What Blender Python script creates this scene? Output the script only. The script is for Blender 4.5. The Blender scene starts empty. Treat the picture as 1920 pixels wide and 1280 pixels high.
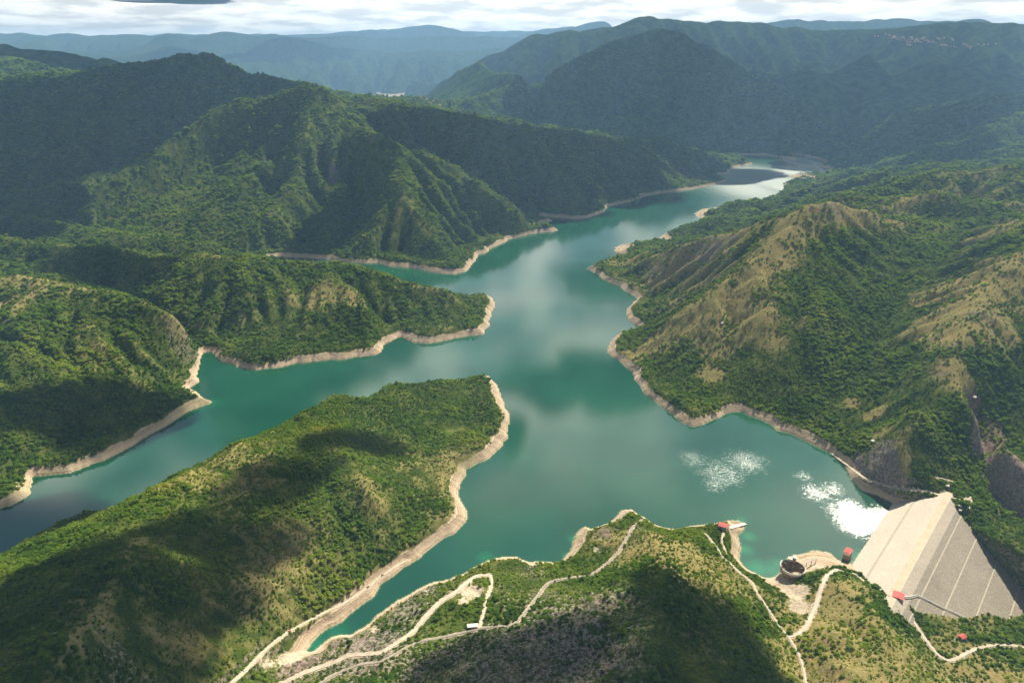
import bpy, math, time
import numpy as np
from mathutils import Vector, Matrix

T0 = time.time()
SC = bpy.context.scene
COL = SC.collection

# ---------------------------------------------------------------- camera
cam = bpy.data.cameras.new("camera")
cam.sensor_width = 36.0; cam.lens = 24.0
cam.clip_start = 1.0; cam.clip_end = 120000.0
cam_ob = bpy.data.objects.new("camera", cam); COL.objects.link(cam_ob)
cam_ob.location = (0, 0, 750.0)
cam_ob.rotation_euler = (math.radians(90 - 23.0), 0, 0)
SC.camera = cam_ob

# ---------------------------------------------------------------- sun, sky, exposure
SUN_EL, SUN_AZ = math.radians(48.0), math.radians(33.0)      # azimuth to the right of straight ahead (+y)
SUN_DIR = np.array([math.sin(SUN_AZ) * math.cos(SUN_EL), math.cos(SUN_AZ) * math.cos(SUN_EL), math.sin(SUN_EL)])
sun = bpy.data.lights.new("sun", 'SUN'); sun.energy = 5.0; sun.angle = math.radians(0.5); sun.color = (1.0, 0.92, 0.76)
sun_ob = bpy.data.objects.new("sun", sun); COL.objects.link(sun_ob)
sun_ob.rotation_euler = Vector(SUN_DIR).to_track_quat('Z', 'Y').to_euler()

vs = SC.view_settings
vs.view_transform = 'Standard'; vs.look = 'None'; vs.gamma = 1.0; vs.use_curve_mapping = False; vs.exposure = 0.92
SC.cycles.use_denoising = True
SC.cycles.max_bounces = 4; SC.cycles.diffuse_bounces = 2; SC.cycles.glossy_bounces = 2; SC.cycles.transmission_bounces = 2
SC.cycles.volume_bounces = 0; SC.cycles.transparent_max_bounces = 8
SC.cycles.sample_clamp_indirect = 4.0

class NT:
    """small helper for node trees"""
    def __init__(s, tree): s.t = tree; s.n = tree.nodes; s.l = tree.links
    def node(s, typ, ins=None, **kw):
        n = s.n.new(typ)
        for k, v in kw.items(): setattr(n, k, v)
        for k, v in (ins or {}).items(): s.put(n.inputs[k], v)
        return n
    def put(s, sock, v):
        if isinstance(v, bpy.types.NodeSocket): s.l.new(v, sock)
        elif isinstance(v, tuple) and len(v) == 3 and sock.type == 'RGBA': sock.default_value = (*v, 1)
        else: sock.default_value = v
    def math(s, op, a, b=0.0, c=None, clamp=False):
        n = s.node('ShaderNodeMath', operation=op, use_clamp=clamp); s.put(n.inputs[0], a); s.put(n.inputs[1], b)
        if c is not None: s.put(n.inputs[2], c)
        return n.outputs[0]
    def vmath(s, op, a, b=(0, 0, 0)):
        n = s.node('ShaderNodeVectorMath', operation=op); s.put(n.inputs[0], a)
        if op == 'SCALE': s.put(n.inputs[3], b)
        else: s.put(n.inputs[1], b)
        return n.outputs['Value'] if op in ('LENGTH', 'DOT_PRODUCT', 'DISTANCE') else n.outputs[0]
    def mix(s, f, a, b, blend='MIX'):
        n = s.node('ShaderNodeMix', data_type='RGBA', blend_type=blend, clamp_factor=True)
        s.put(n.inputs[0], f); s.put(n.inputs[6], a if not isinstance(a, tuple) else (*a, 1)); s.put(n.inputs[7], b if not isinstance(b, tuple) else (*b, 1))
        return n.outputs[2]
    def noise(s, vec, scale, detail=3.0, rough=0.55, dist=0.0, dim='3D'):
        n = s.node('ShaderNodeTexNoise', {'Scale': scale, 'Detail': detail, 'Roughness': rough, 'Distortion': dist}, noise_dimensions=dim)
        s.put(n.inputs['Vector'], vec)
        return n.outputs[0]
    def ramp(s, f, stops, interp='LINEAR'):
        n = s.node('ShaderNodeValToRGB', {'Fac': f}); e = n.color_ramp.elements; n.color_ramp.interpolation = interp
        while len(e) < len(stops): e.new(0.5)
        for q, (p, c) in zip(e, stops): q.position = p; q.color = (c, c, c, 1) if not isinstance(c, tuple) else (*c, 1)
        return n.outputs[0]
    def rng(s, x, a, b, c=0.0, d=1.0, smooth=True):
        n = s.node('ShaderNodeMapRange', {'Value': x, 'From Min': a, 'From Max': b, 'To Min': c, 'To Max': d}, interpolation_type='SMOOTHSTEP' if smooth else 'LINEAR', clamp=True)
        return n.outputs[0]
    def attr(s, name, typ='GEOMETRY', out='Fac'):
        return s.node('ShaderNodeAttribute', attribute_name=name, attribute_type=typ).outputs[out]

W = bpy.data.worlds.new("World"); SC.world = W; W.use_nodes = True
W.node_tree.nodes.clear()
w = NT(W.node_tree)
sky = w.node('ShaderNodeTexSky', sky_type='NISHITA', sun_disc=False, sun_elevation=SUN_EL, sun_rotation=SUN_AZ, altitude=900.0, dust_density=2.0)
tc = w.node('ShaderNodeTexCoord').outputs['Generated']
sep = w.node('ShaderNodeSeparateXYZ', {0: tc})
up = w.math('MAXIMUM', sep.outputs[2], 0.0)
den = w.math('ADD', up, 0.13)
flat = w.node('ShaderNodeCombineXYZ', {0: w.math('DIVIDE', sep.outputs[0], den), 1: w.math('DIVIDE', sep.outputs[1], den), 2: 0.0}).outputs[0]
cl = w.noise(w.vmath('ADD', flat, (3.1, 7.7, 0)), 2.3, 5.0, 0.50, 0.2)
cl2 = w.noise(w.vmath('ADD', flat, (11.0, 2.0, 4.0)), 3.2, 5.0, 0.55)
low = w.rng(up, 0.0, 0.30, 1.0, 0.0)
cover = w.rng(w.math('ADD', cl, w.math('MULTIPLY', low, 0.34)), 0.47, 0.59)
shade = w.rng(w.math('ADD', w.math('MULTIPLY', cl2, 0.55), w.math('MULTIPLY', cl, 0.45)), 0.40, 0.58)
ccol = w.mix(shade, (0.60, 0.595, 0.57), (1.0, 0.955, 0.84))
cstr = w.ramp(up, [(0.0, .60), (0.08, .62), (0.18, .60), (0.36, .68), (0.50, .64), (0.61, .20), (0.82, .06)])
cstr = w.math('MULTIPLY', cstr, w.rng(sep.outputs[1], -0.35, 0.35, 0.55, 1.5))     # brightest on the sun's side, dimmed behind the camera to deepen shaded slopes
bg_sky = w.node('ShaderNodeBackground', {'Color': sky.outputs[0], 'Strength': 0.035})
bg_cl = w.node('ShaderNodeBackground', {'Color': ccol, 'Strength': cstr})
mixw = w.node('ShaderNodeMixShader', {0: cover, 1: bg_sky.outputs[0], 2: bg_cl.outputs[0]})
w.node('ShaderNodeOutputWorld', {'Surface': mixw.outputs[0]})
# ---------------------------------------------------------------- lie of the land
CAM_Z, F_PX, PITCH = 750.0, 1280.0, math.radians(23.0)
CP, SP = math.cos(PITCH), math.sin(PITCH)

def ray(u, v):
    """direction of the sight line through a photo pixel (1920 x 1280)"""
    x = (np.asarray(u, float) - 960) / F_PX
    y = -(np.asarray(v, float) - 640) / F_PX
    return x, CP + y * SP, -SP + y * CP

def at_z(u, v, z):
    x, y, d = ray(u, v)
    t = (z - CAM_Z) / d
    return x * t, y * t, z + 0 * t

def at_y(u, v, Y):
    x, y, d = ray(u, v)
    t = Y / y
    return x * t, Y + 0 * t, CAM_Z + d * t

# log-polar grid: rows = ln r, columns = bearing (conformal, so slopes stay true)
DL = 0.0028
R0, R1, TH = 250.0, 27000.0, 0.93
NR = int(math.log(R1 / R0) / DL) + 1
NC = int(2 * TH / DL) + 1
RR = R0 * np.exp(np.arange(NR) * DL)
TT = -TH + np.arange(NC) * DL
GX = RR[:, None] * np.sin(TT)[None, :]
GY = RR[:, None] * np.cos(TT)[None, :]
CELL = (RR * DL)[:, None]

def to_ij(x, y):
    r = np.hypot(x, y)
    return np.log(np.maximum(r, 1e-6) / R0) / DL, (np.arctan2(x, y) + TH) / DL

def bil(A, fi, fj):
    fi = np.clip(fi, 0, NR - 1.001); fj = np.clip(fj, 0, NC - 1.001)
    i = fi.astype(int); j = fj.astype(int); a = fi - i; b = fj - j
    return (A[i, j] * (1 - a) * (1 - b) + A[i + 1, j] * a * (1 - b) + A[i, j + 1] * (1 - a) * b + A[i + 1, j + 1] * a * b)

def inside(px, py, X, Y):
    res = np.zeros(X.shape, bool)
    n = len(px)
    for k in range(n):
        x1, y1, x2, y2 = px[k], py[k], px[(k + 1) % n], py[(k + 1) % n]
        if y1 == y2: continue
        c = (y1 > Y) != (y2 > Y)
        res ^= c & (X < (x2 - x1) * (Y - y1) / (y2 - y1) + x1)
    return res

def _h(ix, iy, s):
    n = (ix * 374761393 + iy * 668265263 + s * 974634777) & 0xffffffff
    n = ((n ^ (n >> 13)) * 1274126177) & 0xffffffff
    n = ((n ^ (n >> 16)) * 2246822519) & 0xffffffff
    return ((n ^ (n >> 15)) & 0xffff) / 65535.0

def vnoise(x, y, s=0):
    ix = np.floor(x).astype(np.int64); iy = np.floor(y).astype(np.int64)
    fx = x - ix; fy = y - iy
    fx = fx * fx * fx * (fx * (fx * 6 - 15) + 10); fy = fy * fy * fy * (fy * (fy * 6 - 15) + 10)
    a = _h(ix, iy, s); b = _h(ix + 1, iy, s); c = _h(ix, iy + 1, s); d = _h(ix + 1, iy + 1, s)
    return (a + (b - a) * fx) * (1 - fy) + (c + (d - c) * fx) * fy

def fbm(x, y, o=4, s=0, ridged=False):
    t = 0; amp = 1.0; n = 0
    for k in range(o):
        w = vnoise(x * 2 ** k + 17.3 * k, y * 2 ** k - 9.1 * k, s + k)
        if ridged: w = 1 - abs(2 * w - 1)
        t = t + amp * w; n += amp; amp *= 0.5
    return t / n

def sstep(a, b, x):
    t = np.clip((x - a) / (b - a), 0, 1)
    return t * t * (3 - 2 * t)

# ---- the lake, traced along its water line
LAKE = [(575,1217),(592,1201),(614,1184),(641,1167),(666,1144),(684,1130),(697,1117),(707,1104),(715,1092),(725,1086),(740,1072),(753,1060),(783,1045),
 (815,1022),(847,1000),(870,976),(870,956),(864,930),(868,906),(870,883),(917,858),(938,836),(952,817),(953,777),(942,757),(940,740),(930,720),(917,705),
 (880,712),(827,719),(780,723),(750,722),(723,725),(705,738),(688,752),(675,748),(650,743),(625,745),(600,760),(560,784),(480,832),(400,874),(340,900),(300,917),
 (250,946),(190,962),(160,957),(110,981),(47,1018),(0,1040),(-120,1105),(-400,1250),(-420,1120),(-150,1010),(0,951),(30,940),(55,925),(62,893),(75,890),(130,886),(207,855),(240,840),
 (267,824),(300,806),(328,787),(370,764),(397,754),(377,744),(358,727),(373,714),(366,707),(370,690),(370,677),(377,662),(397,660),(413,675),(443,689),(483,693),(520,690),
 (560,680),(600,676),(640,673),(677,670),(705,664),(717,660),(723,644),(750,632),(775,641),(800,645),(840,637),(880,631),(907,626),(913,610),(927,577),(927,560),(905,555),
 (853,557),(807,546),(750,533),(700,521),(650,508),(600,500),(540,492),(500,484),(520,481),(560,483),(600,486),(640,490),(683,494),(710,493),(728,499),(773,503),(827,512),(853,514),(870,510),(890,490),
 (897,479),(915,472),(923,464),(960,447),(993,439),(1023,436),(1047,432),(1030,426),(1000,424),(1020,419),(1035,414),(1000,408),(972,398),(1010,405),(1040,407),(1083,411),(1107,407),(1133,397),(1140,387),(1187,377),(1207,368),(1240,362),(1280,358),
 (1323,350),(1350,345),(1362,340),(1345,334),(1350,328),(1363,327),(1372,315),(1410,308),(1395,300),(1380,291),(1406,290),(1442,292),(1465,296),(1490,302),(1497,298),(1480,293),(1490,289),(1510,293),(1540,300),(1547,306),(1530,312),
 (1556,318),(1551,328),(1500,327),(1474,330),(1500,339),(1483,341),(1472,345),(1468,358),(1460,366),(1439,372),(1427,379),(1403,385),(1347,388),(1313,392),(1302,400),(1307,408),(1323,415),(1290,423),
 (1255,436),(1235,445),(1247,453),(1200,458),(1165,459),(1150,464),(1153,474),(1173,477),(1140,490),(1103,504),(1130,524),(1160,537),(1193,560),(1187,571),(1172,579),(1177,600),(1200,617),(1175,624),(1153,630),(1148,642),(1138,654),(1143,664),(1167,684),
 (1190,704),(1203,734),(1240,764),(1277,789),(1303,799),(1323,794),(1357,775),(1390,772),(1420,785),(1447,797),(1460,809),(1483,814),(1513,827),(1540,840),(1560,853),(1583,873),(1600,900),(1617,918),(1647,931),(1685,946),
 (1598,1056),(1588,1055),(1573,1050),(1553,1036),(1533,1033),(1512,1036),(1493,1041),(1475,1050),(1464,1066),(1450,1078),(1433,1081),(1423,1076),(1400,1065),(1387,1050),(1383,1033),(1387,1006),(1397,993),(1397,983),(1383,977),(1367,978),(1347,983),
 (1320,985),(1290,988),(1260,990),(1225,982),(1207,972),(1180,954),(1163,955),(1157,966),(1140,981),(1107,990),(1093,986),(1080,996),(1073,1013),(1060,1050),(1040,1055),(990,1055),(967,1046),(937,1044),(913,1053),
 (880,1070),(840,1090),(793,1102),(767,1120),(740,1138),(693,1170),(660,1188),(641,1191),(623,1197),(600,1212),(585,1220)]
FAR_RIVER = [(692,181),(714,181),(732,184),(752,188),(772,196),(785,206),(770,210),(740,203),(712,194)]

# ---- ridges, spurs and valley floors: (u, v, height z) or (u, v, distance Y)
ZL = [  # known heights
 [(910,709,5),(880,707,14),(820,712,35),(760,722,48),(712,742,45),(690,757,32),(660,752,42),(620,752,60),(560,772,85),(480,818,110),(400,862,120),(340,890,130),(250,935,130),(170,968,112),(100,1000,108),(40,1038,100),(-60,1115,110),(-300,1260,120)],
 [(250,935,130),(232,1050,165),(150,1180,205),(60,1300,225),(-40,1420,240)],
 [(560,772,85),(640,850,95),(700,930,80)],
 [(575,1219,1),(530,1228,12),(500,1252,22),(465,1285,30),(380,1400,45)],
 [(1195,965,12),(1210,985,35),(1236,1025,70),(1250,1060,95),(1240,1120,122),(1205,1200,142),(1215,1285,150),(1240,1420,170)],
 [(1187,986,30),(1160,1036,34),(1133,1060,38),(1107,1080,43),(1047,1085,46),(1006,1120,52),(965,1170,60),(898,1178,62),(823,1196,65),(740,1226,66),(672,1247,62),(600,1275,60)],
 [(918,1078,34),(880,1086,36),(848,1113,40),(817,1134,43),(776,1183,47),(715,1217,48),(653,1227,46),(618,1244,44),(535,1280,44)],
 [(1100,1290,125),(900,1290,108),(700,1310,100)],
 [(1280,985,30),(1300,990,32),(1340,1030,36),(1389,1076,36),(1425,1119,33),(1444,1147,31),(1470,1183,30),(1500,1255,32),(1518,1300,34)],
 [(1347,983,14),(1360,990,14),(1372,990,12),(1388,988,8)],
 [(1477,1191,29),(1513,1173,30),(1530,1136,31),(1543,1093,33),(1553,1073,34),(1570,1070,34),(1640,1098,35.5),(1658,1105,35.5)],
 [(1450,1095,6),(1490,1110,12),(1500,1140,17),(1485,1170,24)],
 [(1500,1070,10),(1530,1060,12)],
 [(1560,1085,40),(1600,1110,50),(1650,1160,56),(1690,1230,60),(1710,1300,64)],
 [(1560,1180,52),(1580,1290,70)],
 [(1658,1105,35),(1677,1124,32),(1706,1156,24),(1724,1184,16),(1746,1213,6),(1768,1237,-4),(1782,1240,-8),(1798,1232,-12),(1823,1218,-20),(1858,1209,-28),(1895,1209,-36),(1960,1225,-48)],
 [(1850,1290,10),(1960,1300,0)],
 [(66,888,3),(40,840,40),(0,790,80),(-100,720,130)],
 [(377,656,4),(335,602,60),(250,553,90),(130,531,120),(0,498,150),(-150,480,170)],
 [(-150,440,60),(60,456,52),(190,472,40),(300,485,20),(420,488,8),(495,484,2)],
 [(520,215,455),(450,270,325),(400,310,235),(330,370,140),(250,430,60)], [(530,330,200),(470,390,110),(415,445,45)],
 [(140,420,45),(185,365,120),(240,310,210),(300,265,300),(380,215,400)],
 [(610,486,4),(640,420,60),(650,360,160),(670,300,290)],
 [(1203,614,3),(1260,570,60),(1330,520,130),(1400,460,220)],
 [(1740,440,235),(1700,530,190),(1650,640,130),(1620,730,75),(1590,820,25),(1566,850,4)],
 [(1420,680,80),(1395,762,8)],
 [(1720,760,140),(1690,830,95),(1690,885,60)],
 [(1815,805,58),(1840,880,34),(1885,950,14),(1920,1000,0),(1985,1080,-34),(2060,1160,-60)],
 [(1790,934,38),(1817,937,38),(1870,1000,20),(1925,1062,-2),(1985,1130,-30)],
 [(1600,383,245),(1680,405,225),(1740,425,215),(1820,410,250),(1920,385,280)],
 [(1340,400,8),(1400,398,20),(1450,395,45)],[(1300,434,14),(1380,415,30)],
 [(1540,268,25),(1575,290,25),(1600,305,15),(1620,306,40)],
 [(1290,280,10),(1100,272,30),(950,240,40),(880,225,30),(820,210,20),(780,208,6)],
 [(1560,853,12),(1583,870,16),(1600,881,22),(1630,900,30),(1673,913,34),(1713,916,35.5),(1760,925,35.5),(1780,931,36),(1817,936,36)],
]
YL = [  # known distances
 [(565,240,3350),(500,300,3200),(440,350,3000),(380,400,2820),(330,452,2640)],
 [(590,141,3700),(620,156,3720),(650,183,3800),(690,190,3850),(730,196,3900),(800,207,3900),(880,215,3900),(950,230,3900),(1000,236,3900),(1080,260,4000),(1180,270,4250),(1290,270,4700),(1380,292,5200)],
 [(1037,258,3950),(1042,285,3800),(1057,333,3560),(1070,375,3380),(1082,405,3300)],
 [(1180,270,4250),(1165,310,3950),(1195,350,3720)],
 [(590,141,3700),(610,165,3690),(640,195,3650),(740,260,3400),(840,300,3200),(907,343,3050),(963,385,2980),(1020,418,3000)],
 [(900,365,3350),(840,325,3550),(740,285,3700)],
 [(640,195,3650),(665,225,3420),(700,250,3250),(735,300,3020),(747,345,2850),(800,425,2650),(845,480,2480)],
 [(747,345,2850),(700,420,2680),(670,470,2560)],
 [(583,168,3650),(565,240,3350),(560,310,3120),(518,383,2850),(467,426,2700),(440,450,2620)],
 [(590,141,3700),(560,155,3720),(474,180,3650),(419,186,3550),(397,197,3480),(365,217,3400),(313,248,3250),(255,288,3100),(219,317,3000),(171,383,2850),(128,437,2750)],
 [(120,420,3000),(120,350,3300),(150,262,3700),(200,220,4000),(270,180,4400),(330,130,4800)],
 [(-120,160,5000),(0,151,5000),(50,144,5000),(150,139,5000),(190,128,5000),(230,113,5000),(255,116,5000),(290,107,5000),(350,101,5000),(385,102,5000),(440,124,5000),(500,141,4900),(545,152,4700)],
 [(0,250,3900),(-100,300,3600)],
 [(-150,420,2150),(0,425,2150),(50,435,2150),(113,453,2100),(187,464,2080),(300,477,2050),(367,470,2050),(453,467,2050),(510,477,2060),(567,482,2080),(640,490,2080),(707,512,2050),(760,525,2030),(807,535,2000),(853,549,1985)],
 [(640,490,2080),(655,545,1930),(690,604,1790)],
 [(453,467,2050),(470,560,1850),(520,640,1720)],
 [(-150,470,1800),(0,494,1750),(67,510,1720),(133,527,1680),(200,537,1650),(250,547,1640),(293,570,1610),(333,590,1620),(353,617,1640)],
 [(1530,375,2000),(1480,392,2020),(1440,402,2060),(1380,425,2130),(1330,440,2180),(1265,455,2250),(1200,478,2350)],
 [(1530,375,2000),(1470,430,1900),(1420,475,1830),(1350,530,1750),(1290,575,1690),(1220,620,1710)],
 [(1420,475,1830),(1440,600,1560)],
 [(1530,375,2000),(1580,375,2020),(1640,385,2050),(1680,400,2080),(1740,428,2080),(1800,430,2000),(1860,415,1920),(1920,398,1850),(2000,390,1800)],
 [(1920,398,1850),(1930,470,1600),(1850,550,1450),(1795,640,1300),(1790,700,1220),(1815,755,1140),(1850,800,1100),(1890,860,1030),(1930,920,970),(2010,1010,880)],
 [(1830,440,1850),(1770,510,1650),(1735,600,1480)],
 [(1500,372,3300),(1560,345,3350),(1640,318,3400),(1700,310,3500),(1760,312,3600),(1900,290,3700)],
 [(1560,372,2500),(1620,362,2550),(1700,340,2600),(1800,315,2600),(1920,297,2550),(2050,280,2500)],
 [(850,205,6000),(890,188,6200),(960,152,6600),(1060,110,6800),(1150,75,7000),(1235,47,7000),(1300,66,6900),(1380,115,6700),(1440,150,6500),(1500,212,6200),(1560,262,5800)],
 [(1235,47,7000),(1200,140,6500),(1140,200,6300)],
 [(1290,130,6500),(1320,200,6200),(1340,240,6000)],
 [(800,158,10000),(850,125,9800),(930,82,9600),(1000,52,9500),(1050,57,9500),(1100,52,9600),(1150,45,9600),(1190,24,9500),(1220,20,9500),(1260,30,9700),(1330,36,9800),(1450,42,9800),(1550,55,9800),(1640,52,9500),(1700,42,9200),(1750,33,9000),(1850,30,8800),(1920,34,8600),(2050,40,8400)],
 [(1000,52,9500),(960,110,9000),(900,165,8600)],
 [(960,165,7500),(1060,122,7700),(1150,100,8000),(1240,80,8100)],
 [(1540,200,7000),(1480,140,8000),(1400,100,8500)],
 [(1550,55,9800),(1590,120,8600),(1620,165,7800)],
 [(1750,33,9000),(1760,110,8000),(1680,150,7600)],
 [(1900,160,5600),(1800,178,5700),(1700,205,5800),(1620,240,5700)],
 [(1920,140,7000),(1800,160,7200),(1700,185,7200)],
 [(1990,185,4600),(1920,200,4600),(1800,250,4500),(1700,285,4400)],
 [(1920,205,5100),(1800,222,5100),(1700,252,5100)],
 [(-50,70,6800),(0,76,6800),(60,92,6800),(140,97,6700),(200,104,6500),(240,118,6400),(290,128,6300)],
 [(0,157,5900),(150,144,5900),(270,127,5900)],
 [(300,122,16500),(400,107,16500),(450,92,16500),(500,66,16500),(530,57,16500),(580,74,16500),(620,88,16500),(700,92,16500),(770,100,16500),(830,92,16500),(870,97,16500),(950,84,16500),(1040,80,16500)],
 [(-200,66,21500),(0,66,21500),(60,65,21500),(110,70,21500),(190,62,21500),(300,58,21500),(420,66,21500),(500,74,21500),(560,68,21500),(650,56,21500),(740,52,21500),(810,43,21500),(870,55,21500),(920,62,21500),(960,58,21500),(1050,46,21500),(1120,52,21500)],
 [(1390,48,15000),(1440,36,15000),(1500,29,15000),(1570,42,15000),(1620,38,15000),(1690,33,15000),(1760,37,15000),(1900,45,15000)],
]
WL = [[(-6000,9500,300),(-3000,9000,260),(-2000,11000,120)], [(1500,12000,650),(8000,12500,700)], [(-9000,19000,500),(2500,19000,520)]]

# ---- the rockfill dam: crest from abutment to abutment, profile across it
DAM_A = np.array([553.0, 765.0]); DAM_U = np.array([0.676, 0.737]); DAM_N = np.array([0.737, -0.676]); DAM_L = 300.0
DAM_PROF = [(-115, -20), (-77, -1.0), (-75.5, -1.0), (-46, 14.0), (-42.5, 14.2), (-6.5, 34.2), (-5.5, 35.0), (5.5, 35.0), (19, 27.5), (27.5, 22.6), (29.2, 22.45), (58, 6.6), (59.7, 6.45), (94, -12.6), (95.7, -12.75), (131, -32.6), (132.7, -32.75), (170, -53.5), (171.7, -53.65), (230, -87)]
def dam_z(x, y):
    s = (x - DAM_A[0]) * DAM_N[0] + (y - DAM_A[1]) * DAM_N[1]
    return np.interp(s, [p[0] for p in DAM_PROF], [p[1] for p in DAM_PROF])
def dam_hit(u, v):
    x, y, d = ray(u, v)
    t = np.linspace(600, 1700, 6000)
    k = np.argmax(CAM_Z + d * t < dam_z(x * t, y * t))
    return x * t[k], y * t[k], CAM_Z + d * t[k]
DAM_EDGE = [(1598,1056),(1620,1078),(1640,1094),(1664,1109),(1690,1121),(1705,1131),(1725,1140),(1745,1152),(1775,1166),(1800,1180),(1840,1180),(1862,1200),(1900,1206),(1960,1235),(2040,1290),
            (2060,1240),(1990,1170),(1930,1118),(1905,1092),(1880,1062),(1853,1033),(1830,1003),(1815,978),(1793,960),(1786,945),(1778,934),(1762,932),(1740,934),(1712,938),(1686,946)]

FLATS = [(1480,1095,45),(1530,1055,35),(1560,1070,45),(560,1235,50),(1310,400,45),(1340,395,60),(1240,448,25),(1165,466,22),(1490,333,30),(1545,315,40),(1500,300,30),(1620,1075,60),(1700,960,40),(1660,1020,60),(1380,985,14)]

def raster(pts, n_per=1.0):
    out = []
    for (x1, y1, z1), (x2, y2, z2) in zip(pts[:-1], pts[1:]):
        i1, j1 = to_ij(x1, y1); i2, j2 = to_ij(x2, y2)
        n = max(2, int(max(abs(i2 - i1), abs(j2 - j1)) * 1.5) + 1)
        t = np.linspace(0, 1, n)
        x = x1 + (x2 - x1) * t; y = y1 + (y2 - y1) * t; z = z1 + (z2 - z1) * t
        i, j = to_ij(x, y)
        out.append((np.rint(i).astype(int), np.rint(j).astype(int), z))
    i = np.concatenate([o[0] for o in out]); j = np.concatenate([o[1] for o in out]); z = np.concatenate([o[2] for o in out])
    ok = (i >= 0) & (i < NR) & (j >= 0) & (j < NC)
    return i[ok], j[ok], z[ok]

def build_heights():
    lx, ly, _ = at_z([p[0] for p in LAKE], [p[1] for p in LAKE], 0.0)
    def densify(px, py, amp, seed):
        ox, oy = [], []
        n = len(px)
        for k in range(n):
            x1, y1, x2, y2 = px[k], py[k], px[(k + 1) % n], py[(k + 1) % n]
            m = max(2, int(math.hypot(x2 - x1, y2 - y1) / 8))
            t = np.arange(m) / m
            ox.append(x1 + (x2 - x1) * t); oy.append(y1 + (y2 - y1) * t)
        ox = np.concatenate(ox); oy = np.concatenate(oy)
        s = (ox - DAM_A[0]) * DAM_N[0] + (oy - DAM_A[1]) * DAM_N[1]
        w = np.where((abs(s + 75) < 6) & (ox > 530) & (ox < 720) & (oy < 1030), 0, amp)
        return (ox + w * (fbm(ox / 45, oy / 45, 3, seed) - .5) * 2, oy + w * (fbm(ox / 45 + 50, oy / 45, 3, seed + 9) - .5) * 2)
    lx, ly = densify(lx, ly, 9.0, 3)
    fx, fy, _ = at_z([p[0] for p in FAR_RIVER], [p[1] for p in FAR_RIVER], 0.0)
    i, j = to_ij(lx, ly); fi, fj = to_ij(fx, fy)
    JJ, II = np.meshgrid(np.arange(NC, dtype=float), np.arange(NR, dtype=float))
    water = inside(list(j), list(i), JJ, II) | inside(list(fj), list(fi), JJ, II)
    fix = np.zeros((NR, NC), bool); val = np.zeros((NR, NC))
    for L in WL:
        a, b, z = raster(L); fix[a, b] = True; val[a, b] = z
    for L in YL:
        x, y, z = at_y([p[0] for p in L], [p[1] for p in L], np.array([p[2] for p in L], float))
        a, b, z = raster(list(zip(x, y, z))); fix[a, b] = True; val[a, b] = z
    for L in ZL:
        x, y, z = at_z([p[0] for p in L], [p[1] for p in L], np.array([p[2] for p in L], float))
        a, b, z = raster(list(zip(x, y, z))); fix[a, b] = True; val[a, b] = z
    # dam footprint sinks below its body
    ed = [dam_hit(u, v) for u, v in DAM_EDGE]
    di, dj = to_ij(np.array([p[0] for p in ed]), np.array([p[1] for p in ed]))
    foot = inside(list(dj), list(di), JJ, II)
    fix |= foot; val = np.where(foot, dam_z(GX, GY) - 12, val)
    ring = [(p[0], p[1], p[2] + 1.0) for p in ed]
    a, b, z = raster(ring)
    for oi in (-1, 0, 1):
        for oj in (-1, 0, 1):
            ok = (a + oi >= 0) & (a + oi < NR) & (b + oj >= 0) & (b + oj < NC)
            aa, bb, zz = a[ok] + oi, b[ok] + oj, z[ok]
            m = ~foot[aa, bb]
            fix[aa[m], bb[m]] = True; val[aa[m], bb[m]] = zz[m]
    water &= ~foot
    fix |= water; val = np.where(water, 0.0, val)
    # relax the free cells to a smooth (harmonic) surface, coarse to fine
    pyr = [(fix, val)]
    for _ in range(6):
        f, v = pyr[-1]
        r, c = (f.shape[0] + 1) // 2, (f.shape[1] + 1) // 2
        F = np.zeros((r * 2, c * 2)); V = np.zeros((r * 2, c * 2))
        F[:f.shape[0], :f.shape[1]] = f; V[:f.shape[0], :f.shape[1]] = v * f
        n = F.reshape(r, 2, c, 2).sum((1, 3)); s = V.reshape(r, 2, c, 2).sum((1, 3))
        pyr.append((n > 0, np.where(n > 0, s / np.maximum(n, 1), 0)))
    h = np.full(pyr[-1][0].shape, 200.0)
    for lev in range(len(pyr) - 1, -1, -1):
        f, v = pyr[lev]
        if h.shape != f.shape:
            h = np.repeat(np.repeat(h, 2, 0), 2, 1)[:f.shape[0], :f.shape[1]]
        for it in range([90, 120, 160, 250, 400, 500, 800][lev]):
            p = np.pad(h, 1, mode='edge')
            h = np.where(f, v, (p[:-2, 1:-1] + p[2:, 1:-1] + p[1:-1, :-2] + p[1:-1, 2:]) * .25)
    base = h.copy()
    soft = base.copy()
    for it in range(10):                                   # round the crests a little
        p = np.pad(soft, 1, mode='edge')
        soft = np.where(water | foot, soft, (p[:-2, 1:-1] + p[2:, 1:-1] + p[1:-1, :-2] + p[1:-1, 2:]) * .2 + soft * .2)
    h = soft
    RB = RR[:, None] + 0 * GX
    lnr = np.log(RB / R0); th = TT[None, :] + 0 * GX
    wx = lnr + 0.10 * (fbm(lnr * 5, th * 5, 3, 40) - .5); wy = th + 0.10 * (fbm(lnr * 5 + 9, th * 5, 3, 44) - .5)
    n1 = fbm(wx / 0.16, wy / 0.16, 5, 5, ridged=True) - 0.62
    n2 = fbm(GX / 85, GY / 85, 4, 21) - .5
    dd = np.ones_like(h)
    for (u, v, z, rad) in [(1575,1080,0,90),(1500,1110,0,60),(1700,1150,0,70)]:
        x, y, _ = at_z(u, v, float(z)); dd *= 1 - .9 * np.exp(-((GX - x) ** 2 + (GY - y) ** 2) / rad ** 2)
    taper = sstep(2, 110, h) * dd
    h = h + taper * (n1 * RB * .022 * np.clip(1 - (RB - 4500) / 7000, .45, 1)) + np.clip(sstep(4, 40, h), 0, 1) * dd * n2 * 13
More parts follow.
